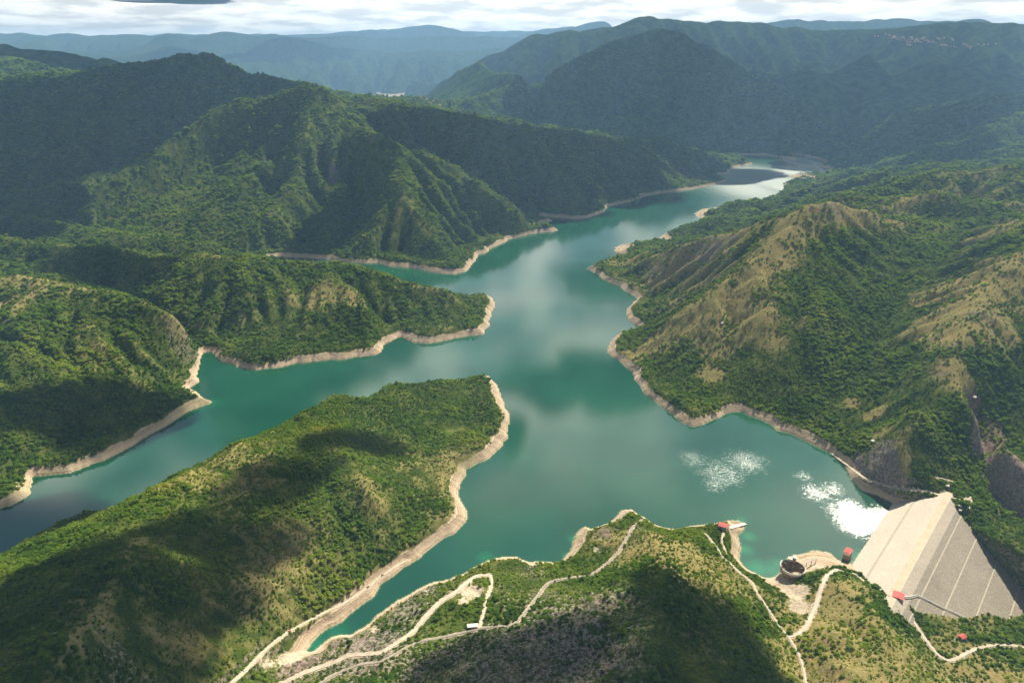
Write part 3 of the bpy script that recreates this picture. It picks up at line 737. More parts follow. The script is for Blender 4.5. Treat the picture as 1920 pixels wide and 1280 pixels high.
for x, y, r, val in spots([(1880,1120,150,0),(1900,1230,110,0),(1800,1200,60,0),(1930,1010,60,0),(1850,1000,50,0)], H):
    lake_near += (val - lake_near) * np.exp(-(((GX - x) ** 2 + (GY - y) ** 2) / r ** 2) ** 2)
lake_near = np.where((H < -1) & ~WATER, 0, lake_near)
veg = np.where(lake_near > .5, sstep(shore_top - .5, shore_top + 2.0, H), 1.0)
dens = dens * veg * (1 - sstep(.25, .6, bare)) * (~WATER) * (~FOOT) * (1 - .8 * sstep(.7, .9, rock))
# bare rock stands out in crags and ledges
crag = fbm(GX / 20 + .35 * nz2, GY / 20, 4, 120, ridged=True) - .62
H = H + np.clip(rock - .25, 0, .75) * crag * 26 * (1 - wmax) * (~WATER) * (~FOOT) * sstep(12, 24, H) * (RAD < 3200)

iq, jq = np.meshgrid(np.arange(NR - 1), np.arange(NC - 1), indexing='ij')
base_id = (iq * NC + jq).ravel()
quads = np.stack([base_id, base_id + 1, base_id + NC + 1, base_id + NC], 1)[:, ::-1]
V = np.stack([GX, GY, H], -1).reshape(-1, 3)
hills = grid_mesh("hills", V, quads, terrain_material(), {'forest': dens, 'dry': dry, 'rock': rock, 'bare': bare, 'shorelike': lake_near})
tagit(hills, "steep wooded mountains and headlands round the reservoir", "hills", kind="structure")

# water: one level sheet under the whole outline of the lake
m = WATER.copy()
for it in range(5):
    mm = m.copy(); mm[1:] |= m[:-1]; mm[:-1] |= m[1:]; mm[:, 1:] |= m[:, :-1]; mm[:, :-1] |= m[:, 1:]
    m = mm
qm = (m[:-1, :-1] & m[1:, :-1] & m[:-1, 1:] & m[1:, 1:]).ravel()
wq = quads[qm]
used = np.unique(wq); remap = np.full(NR * NC, -1); remap[used] = np.arange(len(used))
WV = np.stack([GX, GY, np.zeros_like(H)], -1).reshape(-1, 3)[used]
shallow = np.zeros_like(H)
for x, y, r, val in spots([(1403,1005,10,.9),(1396,1030,12,.9),(1420,1065,18,1.0),(1445,1068,16,.8),(1460,1060,14,.8),(1600,1040,14,.6),(1640,985,14,.5),(1672,955,12,.6),(1075,1010,9,.6),(1064,1040,8,.6),(910,1045,12,.6),(590,1210,18,.7),(630,1185,18,.45),(397,754,12,.4),(1390,975,8,.7),(20,1010,50,.25)], np.where(WATER, 0, H)):
    shallow = np.maximum(shallow, val * np.exp(-((GX - x) ** 2 + (GY - y) ** 2) / r ** 2))
ruffle = np.zeros_like(H)
for x, y, r, val in spots([(1618,975,46,1.1),(1590,955,36,1.0),(1535,925,30,.86),(1560,917,24,.78),(1350,885,46,.86),(1300,860,38,.78),(1395,865,44,.86),(1340,905,30,.7),(1650,965,28,1.0),(1505,892,18,.7)], np.where(WATER, 0, H)):
    ruffle = np.maximum(ruffle, val * np.exp(-((GX - x) ** 2 + (GY - y) ** 2) / r ** 2))
silver = np.zeros_like(H)
for x, y, r, val in spots([(1430,335,75,1.0),(1395,352,65,1.0),(1460,350,30,1.0),(1480,322,26,1.0),(1380,372,30,.5),(1500,303,22,1.0),(1520,318,16,.9)], np.where(WATER, 0, H)):
    silver = np.maximum(silver, val * np.exp(-((GX - x) ** 2 / r ** 2 + (GY - y) ** 2 / (2.2 * r) ** 2)))
water = grid_mesh("water", WV, remap[wq], water_material(), {'depth': DEPTH.ravel()[used], 'shallow': shallow.ravel()[used], 'ruffle': ruffle.ravel()[used], 'silver': silver.ravel()[used]})
tagit(water, "green reservoir water winding between the headlands", "water", kind="structure")
print("land", time.time() - T0)

# roads as ribbons lying on their benches
M_GRAVEL = plain("gravel", (0.47, 0.40, 0.31), .95, .22, .12); M_GREY = plain("grey_gravel", (0.28, 0.24, 0.20), .95, .2, .12)
for name, width, P, mk in road_paths:
    T = np.gradient(P[:, :2], axis=0); T /= np.linalg.norm(T, axis=1)[:, None] + 1e-9
    Nn = np.stack([T[:, 1], -T[:, 0]], 1)
    mb = MB(); n = len(P)
    wv = width * (.38 + .14 * (fbm(P[:, 0] / 14, P[:, 1] / 14, 2, 5) - .5))
    for k in range(n):
        for sgn, zz in ((-1, -.4), (-1, .28), (0, .36), (1, .28), (1, -.4)):
            mb.v.append((P[k, 0] + Nn[k, 0] * sgn * wv[k], P[k, 1] + Nn[k, 1] * sgn * wv[k], P[k, 2] + zz))
    for k in range(n - 1):
        for q in range(4): mb.f.append((k * 5 + q, k * 5 + q + 1, k * 5 + 5 + q + 1, k * 5 + 5 + q))
    tagit(mb.build(name, M_GRAVEL if mk == 'gravel' else M_GREY), "pale gravel road benched into the hillside", "road", kind="structure")
# ---------------------------------------------------------------- woods and scrub
LEAF = leaf_material()
def crown_mesh(name, seed, squat=.8, n_leaf=90, conical=0.0):
    """lumpy crown of leaf clumps round a dark core, about 1 m across, standing on z = 0"""
    rg = np.random.default_rng(seed)
    mb = MB(); cl = []
    lumps = [(rg.uniform(-.28, .28), rg.uniform(-.28, .28), rg.uniform(.30, .62) * squat, rg.uniform(.20, .34)) for _ in range(5)] + [(0, 0, .42 * squat, .34)]
    for q in range(n_leaf):
        lx, ly, lz, lr = lumps[rg.integers(len(lumps))]
        d = rg.normal(size=3); d[2] = abs(d[2]) * 1.1 - .25; d /= np.linalg.norm(d)
        r = lr * rg.uniform(.72, 1.12)
        c = np.array([lx, ly, lz]) + d * r * np.array([1, 1, squat])
        if conical: k = 1 - conical * np.clip(c[2] / 1.1, 0, 1); c[:2] *= k
        nrm = d + rg.normal(size=3) * .55; nrm /= np.linalg.norm(nrm)
        a = np.cross(nrm, rg.normal(size=3)); a /= np.linalg.norm(a); b = np.cross(nrm, a)
        s_ = rg.uniform(.07, .15)
        tone = rg.uniform(0, 1)
        bend = nrm * s_ * .35
        mb.poly([c - a * s_, c - b * s_ * .8 - bend, c + a * s_, c + b * s_ * .8 - bend]); cl += [tone] * 4
    # core
    b0 = len(mb.v)
    for q, (lx, ly, lz, lr) in enumerate(lumps):
        base = len(mb.v); R = lr * .80; nu = 6
        for iv, ph in enumerate((-.9, -.2, .6, 1.3)):
            for iu in range(nu):
                a = 2 * math.pi * (iu + .5 * (iv % 2)) / nu
                rr = R * math.cos(ph) * rg.uniform(.85, 1.1)
                k = 1 - conical * min(max((lz + R * math.sin(ph)) / 1.1, 0), 1) if conical else 1
                mb.v.append((lx * k + rr * math.cos(a), ly * k + rr * math.sin(a), max(.0, lz + R * math.sin(ph) * squat))); cl.append(rg.uniform(0, .6))
        for iv in range(3):
            for iu in range(nu): mb.f.append((base + iv * nu + iu, base + iv * nu + (iu + 1) % nu, base + (iv + 1) * nu + (iu + 1) % nu, base + (iv + 1) * nu + iu))
        mb.f.append(tuple(base + 3 * nu + iu for iu in range(nu)))
    # trunk
    mb.box((0, 0, .10), (.06, .06, .36)); cl += [0.0] * 8
    me = bpy.data.meshes.new(name); me.from_pydata(mb.v, [], mb.f); me.update()
    at = me.attributes.new('clump', 'FLOAT', 'POINT'); at.data.foreach_set('value', np.array(cl, np.float32))
    me.materials.append(LEAF)
    return me
kinds = bpy.data.collections.new("tree_kinds")
crowns = [crown_mesh("crown", s, sq, nl, co) for s, sq, nl, co in ((1, .80, 90, 0), (2, .95, 90, 0), (3, .70, 80, 0), (4, 1.1, 90, .35), (5, .85, 100, 0), (6, .62, 70, 0))]
for k, me in enumerate(crowns):
    o = bpy.data.objects.new("crown_kind_%d" % k, me); kinds.objects.link(o)

rng = np.random.default_rng(11)
SPACE = np.maximum(3.8, .0032 * RAD)
lam = dens * (CELL ** 2) / SPACE ** 2 * (RAD < 7000) * (RAD > 300)
cnt = rng.poisson(lam * 1.15)
ci = np.repeat(np.arange(NR * NC), cnt.ravel())
fi = ci // NC + rng.uniform(-.5, .5, len(ci)); fj = ci % NC + rng.uniform(-.5, .5, len(ci))
tr = R0 * np.exp(np.clip(fi, 0, NR - 1.01) * DL); tt = -TH + fj * DL
tx = tr * np.sin(tt); ty = tr * np.cos(tt); tz = bil(H, fi, fj)
dl = bil(dens, fi, fj); nn = fbm(tx / 70, ty / 70, 3, 33); n3 = fbm(tx / 260, ty / 260, 3, 35)
size = np.maximum(4.5, .0039 * tr) * (.55 + .95 * rng.random(len(tr)) ** 2) * (.72 + .40 * dl) * (.70 + .62 * sstep(.35, .68, fbm(tx / 55, ty / 55, 3, 51)))
tint = np.clip(.34 + (nn - .5) * 1.1 + (n3 - .5) * .7 + rng.normal(0, .14, len(tr)) + bil(dry, fi, fj) * .30 - .12 * (dl < .35), 0, 1)
kind = rng.integers(0, 6, len(tr))
print("trees", len(tr), time.time() - T0)

# the 300 nearest the camera in the picture are shrubs of their own; the rest is one mass of woodland
d3 = np.sqrt(tx ** 2 + ty ** 2 + (CAM_Z - tz) ** 2)
cz = ty * CP - (tz - CAM_Z) * SP; cyy = ty * SP + (tz - CAM_Z) * CP
uu = 960 + F_PX * tx / cz; vv = 640 - F_PX * cyy / cz
inview = (uu > 8) & (uu < 1912) & (vv > 8) & (vv < 1268)
scr = np.where(inview, size / d3, 0)
big = np.argsort(-scr)[:300]
rest = np.ones(len(tr), bool); rest[big] = False
def zone(u, v):
    if u < 560: return ("dark green shrub on the shaded slope of the broad headland", "shrubs on the shaded headland")
    if u < 1190: return ("low dark green shrub on the stony grey slope below the gravel road", "shrubs on the stony slope")
    if u < 1500: return ("dark green shrub on the steep shaded hillside above the spillway bay", "shrubs on the steep shaded hillside")
    return ("green shrub on the dry grass slope beside the dam", "shrubs on the dry slope by the dam")
def single_mat():
    m, n = new_mat("shrub_leaves")
    rnd = n.attr('clump'); oi = n.node('ShaderNodeObjectInfo').outputs['Random']
    k = n.math('ADD', n.math('MULTIPLY', oi, .55), n.math('MULTIPLY', rnd, .25), clamp=True)
    c = n.ramp(k, [(0.0, (0.026, 0.068, 0.010)), (0.32, (0.085, 0.170, 0.017)), (0.62, (0.210, 0.285, 0.029)), (1.0, (0.400, 0.355, 0.052))])
    d = n.node('ShaderNodeBsdfDiffuse', {'Color': c}); t = n.node('ShaderNodeBsdfTranslucent', {'Color': n.mix(.55, c, (0.42, 0.56, 0.045))})
    finish(n, n.node('ShaderNodeMixShader', {0: 0.42, 1: d.outputs[0], 2: t.outputs[0]}).outputs[0])
    return m
LEAF1 = single_mat()
shrub_me = []
for me in crowns:
    c = me.copy(); c.name = "shrub"; c.materials.clear(); c.materials.append(LEAF1); shrub_me.append(c)
for q in big:
    o = bpy.data.objects.new("shrub", shrub_me[kind[q]]); COL.objects.link(o)
    o.location = (tx[q], ty[q], tz[q] - .25); o.rotation_euler.z = rng.uniform(0, 6.28); s_ = size[q]; o.scale = (s_, s_, s_ * rng.uniform(.65, 1.0))
    L, G = zone(uu[q], vv[q]); tagit(o, L, "shrub", G)

def scatter(name, sel, label):
    n = int(sel.sum()); me = bpy.data.meshes.new(name); me.vertices.add(n)
    me.vertices.foreach_set('co', np.stack([tx[sel], ty[sel], tz[sel] - .05 * size[sel]], 1).astype(np.float32).ravel())
    r_ = np.random.default_rng(5)
    rot = np.stack([r_.normal(0, .12, n), r_.normal(0, .12, n), r_.uniform(0, 6.28, n)], 1).astype(np.float32)
    sc = size[sel][:, None] * np.stack([r_.uniform(.85, 1.2, n), r_.uniform(.85, 1.2, n), r_.uniform(.55, 1.0, n)], 1)
    for nm, typ, dat in (('rot', 'FLOAT_VECTOR', rot), ('scl', 'FLOAT_VECTOR', sc.astype(np.float32))):
        a = me.attributes.new(nm, typ, 'POINT'); a.data.foreach_set('vector', dat.ravel())
    a = me.attributes.new('tint', 'FLOAT', 'POINT'); a.data.foreach_set('value', tint[sel].astype(np.float32))
    a = me.attributes.new('which', 'INT', 'POINT'); a.data.foreach_set('value', kind[sel].astype(np.int32))
    o = bpy.data.objects.new(name, me); COL.objects.link(o)
    g = bpy.data.node_groups.new(name, 'GeometryNodeTree')
    g.interface.new_socket('Geometry', in_out='INPUT', socket_type='NodeSocketGeometry'); g.interface.new_socket('Geometry', in_out='OUTPUT', socket_type='NodeSocketGeometry')
    gi_ = g.nodes.new('NodeGroupInput'); go = g.nodes.new('NodeGroupOutput')
    ci_ = g.nodes.new('GeometryNodeCollectionInfo'); ci_.inputs['Collection'].default_value = kinds
    ci_.inputs['Separate Children'].default_value = True; ci_.inputs['Reset Children'].default_value = True
    ip = g.nodes.new('GeometryNodeInstanceOnPoints'); ip.inputs['Pick Instance'].default_value = True
    def named(nm, dt):
        q = g.nodes.new('GeometryNodeInputNamedAttribute'); q.data_type = dt; q.inputs[0].default_value = nm
        return [s for s in q.outputs if s.enabled and s.name == 'Attribute'][0]
    e2r = g.nodes.new('FunctionNodeEulerToRotation')
    g.links.new(named('rot', 'FLOAT_VECTOR'), e2r.inputs[0])
    g.links.new(gi_.outputs[0], ip.inputs['Points']); g.links.new(ci_.outputs[0], ip.inputs['Instance'])
    g.links.new(named('which', 'INT'), ip.inputs['Instance Index']); g.links.new(e2r.outputs[0], ip.inputs['Rotation']); g.links.new(named('scl', 'FLOAT_VECTOR'), ip.inputs['Scale'])
    g.links.new(ip.outputs[0], go.inputs[0])
    md = o.modifiers.new(name, 'NODES'); md.node_group = g
    tagit(o, label, "woodland", kind="stuff")
    return o
scatter("woodland", rest, "dense green woodland and scrub covering the slopes round the lake")
print("scatter", time.time() - T0)
# ---------------------------------------------------------------- dam
def dam_material(name, a, b, scale=.25):
    m, n = new_mat(name)
    pos = n.node('ShaderNodeNewGeometry').outputs['Position']
    f = n.noise(pos, scale, 6.0, .7); v = n.node('ShaderNodeTexVoronoi', {'Vector': pos, 'Scale': .55}).outputs['Distance']
    g = n.noise(pos, .02, 4.0, .6)
    k = n.math('ADD', n.math('MULTIPLY', f, .7), n.math('ADD', n.math('MULTIPLY', v, .22), n.math('MULTIPLY', g, .25)))
    c = n.mix(n.rng(k, .35, .85), a, b)
    bp = n.node('ShaderNodeBump', {'Strength': .6, 'Distance': .35, 'Height': n.math('ADD', f, v)})
    finish(n, n.node('ShaderNodeBsdfPrincipled', {'Base Color': c, 'Roughness': .95, 'Specular IOR Level': .1, 'Normal': bp.outputs[0]}).outputs[0])
    return m
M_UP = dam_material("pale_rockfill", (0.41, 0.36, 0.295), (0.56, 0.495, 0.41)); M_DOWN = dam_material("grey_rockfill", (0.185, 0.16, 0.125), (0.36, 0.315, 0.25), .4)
M_CREST = plain("crest_gravel", (0.47, 0.39, 0.28), .95, .15, .1); M_BERM = plain("berm_gravel", (0.36, 0.315, 0.245), .95, .15, .2); M_TOPF = dam_material("upper_rockfill", (0.32, 0.275, 0.215), (0.48, 0.42, 0.34), .35)
M_CONC = plain("concrete", (0.56, 0.52, 0.45), .9, .15, .3); M_CONC2 = plain("weathered_concrete", (0.21, 0.165, 0.12), .9, .25, .35); M_WHITE = plain("white_paint", (0.78, 0.77, 0.73), .6, .06, .4)
M_RED = plain("red_roof", (0.46, 0.085, 0.075), .6, .15, .5); M_DARK = plain("dark_glass", (0.03, 0.035, 0.04), .25, .1, .5, .5); M_STEEL = plain("steel", (0.28, 0.27, 0.26), .5, .1, .5, .5); M_WALL = plain("plaster", (0.60, 0.54, 0.46), .9, .1, .3)
def dam_part(name, s0, s1, mat, parent, ext=70, nl=120):
    """strip of the dam between two distances across it, along the whole crest"""
    ss = [p[0] for p in DAM_PROF]; prof = [p for p in DAM_PROF if s0 <= p[0] <= s1]
    dense = []
    for (a, za), (b, zb) in zip(prof[:-1], prof[1:]):
        m = max(1, int((b - a) / 4)); dense += [(a + (b - a) * k / m, za + (zb - za) * k / m) for k in range(m)]
    dense.append(prof[-1]); q = len(dense); mb = MB(); rg = np.random.default_rng(abs(int(s0 * 7)))
    for k in range(nl + 1):
        l = -ext + (DAM_L + 2 * ext) * k / nl
        for i, (s, z) in enumerate(dense):
            j = 0 if (i in (0, q - 1) or name in ('crest_road', 'berm')) else rg.normal(0, .07)
            p = DAM_A + DAM_U * l + DAM_N * s; mb.v.append((p[0], p[1], z + j))
    for k in range(nl):
        for i in range(q - 1): mb.f.append((k * q + i, k * q + i + 1, (k + 1) * q + i + 1, (k + 1) * q + i))
    return mb.build(name, mat, parent)
dam = empty("dam", (0, 0, 0), "long pale rockfill dam with a gravel crest road closing the reservoir", "dam")
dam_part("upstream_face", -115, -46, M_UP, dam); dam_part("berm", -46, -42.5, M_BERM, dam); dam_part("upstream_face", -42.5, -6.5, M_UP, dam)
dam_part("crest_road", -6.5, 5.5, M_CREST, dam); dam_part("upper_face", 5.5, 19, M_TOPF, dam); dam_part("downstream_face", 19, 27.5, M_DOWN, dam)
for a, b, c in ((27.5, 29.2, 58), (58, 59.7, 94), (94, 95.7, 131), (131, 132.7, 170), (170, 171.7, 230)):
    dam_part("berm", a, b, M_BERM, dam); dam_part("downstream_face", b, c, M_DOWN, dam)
def dpt(l, s, dz=0.0):
    p = DAM_A + DAM_U * l + DAM_N * s
    return np.array([p[0], p[1], float(dam_z(p[0], p[1])) + dz])
def beam(mb, a, b, w, h):
    """square bar from a to b"""
    a = np.array(a, float); b = np.array(b, float); d = b - a; L = np.linalg.norm(d); d /= L
    x = np.cross(d, (0, 0, 1.0)); x = x / np.linalg.norm(x) if np.linalg.norm(x) > 1e-6 else np.array([1.0, 0, 0]); y = np.cross(x, d); b0 = len(mb.v)
    for q in (a, b):
        for sx, sy in ((-1, -1), (1, -1), (1, 1), (-1, 1)): mb.v.append(tuple(q + x * sx * w / 2 + y * sy * h / 2))
    mb.f += [tuple(b0 + k for k in f) for f in ((3, 2, 1, 0), (4, 5, 6, 7), (0, 1, 5, 4), (1, 2, 6, 5), (2, 3, 7, 6), (3, 0, 4, 7))]
mb = MB()
for side in (-6.0, 5.0):
    for k in range(100):
        beam(mb, dpt(k * 3, side, .35), dpt(k * 3 + 2.85, side, .35), .5, .8)
mb.build("parapet", M_CONC, dam)
# drainage channel running down the downstream face
ch = empty("drainage_channel", (0, 0, 0), "thin concrete channel slanting down the grey face of the dam", "channel")
cp = [dam_hit(u, v) for u, v in ((1696,1121),(1708,1120),(1720,1117),(1742,1127),(1765,1139),(1795,1152),(1823,1165),(1855,1180),(1885,1195),(1905,1206))]
fl = MB(); w1 = MB(); w2 = MB()
for a, b in zip(cp[:-1], cp[1:]):
    a = np.array(a); b = np.array(b); d = (b - a)[:2]; d /= np.linalg.norm(d); nx = np.array([d[1], -d[0], 0])
    def on(p, o, dz): q = p + nx * o; return (q[0], q[1], float(dam_z(q[0], q[1])) + dz)
    for mbx, o, dz, ww, hh in ((fl, 0, .35, 1.5, .3), (w1, -1.05, .7, .5, 1.4), (w2, 1.05, .7, .5, 1.4)): beam(mbx, on(a, o, dz), on(b, o, dz), ww, hh)
fl.build("channel_floor", M_CONC2, ch); w1.build("channel_wall", M_WHITE, ch); w2.build("channel_wall", M_CONC, ch)

HS = np.where(FOOT, dam_z(GX, GY), np.where(WATER, 0, H))
def ground(u, v): return hit([u], [v], HS)[0]
def zat(x, y): 
    fi_, fj_ = to_ij(np.array([x]), np.array([y])); return float(bil(HS, fi_, fj_)[0])

# ---------------------------------------------------------------- funnel spillway tower standing in the bay
c = ground(1484, 1076); cx, cy = c[0], c[1]
tow = empty("spillway_tower", (cx, cy, 0), "round concrete funnel spillway with a white curved rim standing at the water edge", "spillway")
R = 19.0
MB().ring([(R * .42, -8), (R * .55, -2), (R * .80, 8), (R * .97, 16), (R, 18), (R * .985, 19.2)], 64).build("outer_shell", M_CONC2, tow, smooth=True)
MB().ring([(R * .93, 19.2), (R * .90, 17.5), (R * .72, 12), (R * .50, 2), (R * .36, -7), (.01, -7.5)], 64).build("funnel", M_CONC2, tow, smooth=True)
view = math.atan2(-cy, -cx)
for a0, a1 in ((view - .85, view + .80), (view + 1.05, view + 2.0), (view - 2.0, view - 1.1)):
    mb = MB(); mb.ring([(R * .90, 19.0), (R * .90, 22.2), (R * .95, 22.8), (R * 1.0, 22.2), (R * 1.0, 19.0)], 24, a0=a0, a1=a1)
    for e in (0, 24): mb.f.append(tuple(e * 5 + q for q in range(5)))
    mb.build("rim_wall", M_CONC, tow, smooth=False)
back = view + math.pi
pier = MB(); pier.box((R * .62 * math.cos(back), R * .62 * math.sin(back), 9), (2.2, 2.6, 30), back); pier.build("pier", M_CONC2, tow)
gh = MB(); gh.box((R * .92 * math.cos(back), R * .92 * math.sin(back), 23.0), (5.5, 5.0, 8), back); g_ = gh.build("gate_house", M_CONC, tow)
MB().box((R * .92 * math.cos(back), R * .92 * math.sin(back), 27.25), (6.3, 5.8, .5), back).build("roof", M_CONC, g_)
MB().box((R * .96 * math.cos(back + .35), R * .96 * math.sin(back + .35), 21.0), (6, 6, 4), back).build("platform", M_CONC, tow)
mb = MB(); 
for k in range(6):
    a = view + k * math.pi / 3
    mb.box((R * .80 * math.cos(a), R * .80 * math.sin(a), 15.2), (R * .34, .9, 7.5), a)
mb.build("guide_fin", M_CONC2, tow)
fb = np.array([cx, cy, 20.6]); e = ground(1536, 1052); a = math.atan2(e[1] - cy, e[0] - cx)
br = empty("footbridge", (0, 0, 0), "thin dark footbridge from the funnel spillway to the bank", "footbridge")
s0 = np.array([cx + R * math.cos(a), cy + R * math.sin(a), 19.4]); s1 = np.array([cx + (R + 34) * math.cos(a), cy + (R + 34) * math.sin(a), 17.0])
mb = MB(); beam(mb, s0, s1, 1.8, .5); mb.build("deck", M_STEEL, br)
for o_ in (-.8, .8):
    mb = MB(); px_ = np.array([-math.sin(a) * o_, math.cos(a) * o_, 0]); beam(mb, s0 + px_ + (0, 0, 1.1), s1 + px_ + (0, 0, 1.1), .15, .15)
    for k in range(9):
        q = s0 + (s1 - s0) * (k + .5) / 9 + px_; mb.box((q[0], q[1], q[2] + .55), (.12, .12, 1.1))
    mb.build("railing", M_STEEL, br)
mb = MB()
for k in (0.35, .7, 1.0):
    q = s0 + (s1 - s0) * k; g0 = zat(q[0], q[1]); mb.box((q[0], q[1], (q[2] + g0 - 2) / 2), (1.0, 1.0, q[2] - g0 + 1.5))
mb.build("pier", M_CONC, br)

# ---------------------------------------------------------------- buildings
def house(name, u, v, size, wall_h, rise, rz, label, cat="building", roofm=None, wallm=None, base=0.0, win=True, pos=None):
    p = ground(u, v) if pos is None else np.array(pos); L, D = size
    zs = [zat(p[0] + a * L / 2, p[1] + b * D / 2) for a in (-1, 0, 1) for b in (-1, 0, 1)]
    z0 = (np.mean(zs) + .3) if base == 0 else base; lowz = min(zs) - 1.0
    o = empty(name, (p[0], p[1], z0), label, cat, rz=rz)
    h = z0 - lowz
    MB().box((0, 0, -h / 2 + .1), (L + .8, D + .8, h + .2)).build("plinth", M_CONC2, o)
    wl = MB().box((0, 0, .2 + wall_h / 2), (L, D, wall_h)).build("wall", wallm or M_WALL, o)
    MB().gable((0, 0, .2 + wall_h), (L, D), rise, 0, .9, .25).build("roof", roofm or M_RED, o)
    if win:
        for sx in range(3):
            for sd in (-1, 1):
                MB().box(((sx - 1) * L * .3, sd * (D / 2 + .04), wall_h * .58), (L * .14, .12, wall_h * .38)).build("window", M_DARK, o)
        MB().box((L / 2 + .04, 0, 1.3), (.12, 1.6, 2.4)).build("door", M_STEEL, o)
    return o
cr = math.atan2(DAM_U[1], DAM_U[0])
house("gate_building", 1355, 990, (13, 10), 6, 1.5, math.radians(-25), "small red roofed building on the rocky point above the slipway")
g = ground(1587, 1052)
house("gate_building", 1587, 1047, (13, 9), 4.5, 1.4, cr, "tall red roofed building on a concrete base at the upstream foot of the dam", base=11.0)
house("gate_building", 1683, 1121, (13, 13), 6, 1.6, cr + .15, "square red roofed building at the end of the dam crest road")
house("cottage", 1803, 1196, (8, 6), 3, 1.6, .4, "tiny red roofed cottage among the trees below the dam", "cottage")
house("shed", 886, 1175, (12, 4), 2.4, .6, .1, "long low white roofed shed where the gravel roads meet", "shed", roofm=M_WHITE, win=False)
M_DULL = plain("faded_whitewash", (0.50, 0.47, 0.42), .8, .1, .4)
house("hut", 1353, 607, (6, 4), 2.4, .9, .5, "lone white hut high on the dry grassy ridge", "hut", roofm=M_DULL, wallm=M_DULL, win=False)
house("hut", 1636, 828, (5.5, 4), 2.4, .9, .2, "white hut at the wood edge below the bright meadow", "hut", roofm=M_DULL, wallm=M_DULL, win=False)
house("hut", 1827, 746, (6, 4), 2.4, .9, .9, "white hut beside the cliff of the rocky ravine", "hut", roofm=M_DULL, wallm=M_DULL, win=False)
house("hut", 1776, 912, (5, 3.6), 2.2, .8, .9, "pale hut in the trees above the far end of the dam", "hut", roofm=M_DULL, wallm=M_DULL, win=False)
for u, v, L in ((1800,949,"white slab shed nearest the far end of the dam crest"),(1800,957,"white slab shed lower on the bank beside the dam"),(1815,953,"white slab shed set deeper in the trees beside the dam")):
    house("shed", u, v, (5, 3), 2, .5, .9, L, "shed", roofm=M_DULL, wallm=M_DULL, win=False)
# slipway running into the lake from the rocky point
sl = empty("slipway", (0, 0, 0), "narrow pale concrete slipway running into the lake from the rocky point", "slipway")
a = ground(1368, 990); b = at_z(1398, 981, 0.3); mb = MB(); beam(mb, (a[0], a[1], max(a[2], 4) + .4), (float(b[0]), float(b[1]), -.2), 5.0, 1.0); mb.build("ramp", M_CONC, sl)
for o_ in (-2.7, 2.7):
    d = np.array([b[0] - a[0], b[1] - a[1]]); d /= np.linalg.norm(d); nx = np.array([d[1], -d[0]]) * o_
    mb = MB(); beam(mb, (a[0] + nx[0], a[1] + nx[1], max(a[2], 4) + .9), (float(b[0]) + nx[0], float(b[1]) + nx[1], .3), .5, 1.2); mb.build("kerb", M_WHITE, sl)
# boat moored by the dam
p = at_z(1627, 1010, 0.0)
bt = empty("boat", (float(p[0]), float(p[1]), 0), "white motor boat moored against the upstream face of the dam", "boat", rz=.4)
mb = MB(); n = 10
for k in range(n + 1):
    t = k / n; x = -4.5 + 9 * t; hw = 1.5 * (1 - max(0, (t - .45) / .55) ** 2.2) + .02
    mb.v += [(x, -hw, 1.0 + .35 * t), (x, -hw * .7, -.3), (x, hw * .7, -.3), (x, hw, 1.0 + .35 * t)]
for k in range(n):
    for q in range(3): mb.f.append((k * 4 + q, k * 4 + q + 1, k * 4 + 4 + q + 1, k * 4 + 4 + q))
    mb.f.append((k * 4 + 3, k * 4, k * 4 + 4, k * 4 + 7))
mb.f.append((0, 1, 2, 3)); mb.build("hull", M_WHITE, bt)
MB().box((-.6, 0, 1.9), (3.0, 2.0, 1.7), 0, .85).build("cabin", M_WHITE, bt); MB().box((-.6, 0, 2.0), (3.06, 2.06, .5), 0, .93).build("window", M_DARK, bt)
pn = empty("jetty", (0, 0, 0), "short floating jetty between the moored boat and the dam", "jetty")
a_ = at_z(1634, 1011, .3); b_ = at_z(1645, 1012, 3.0); mb = MB(); beam(mb, a_, b_, 2.2, .4); mb.build("deck", M_CONC, pn)
mb = MB(); mb.box((float(a_[0]), float(a_[1]), 0), (3, 3, .9)); mb.build("float", M_STEEL, pn)

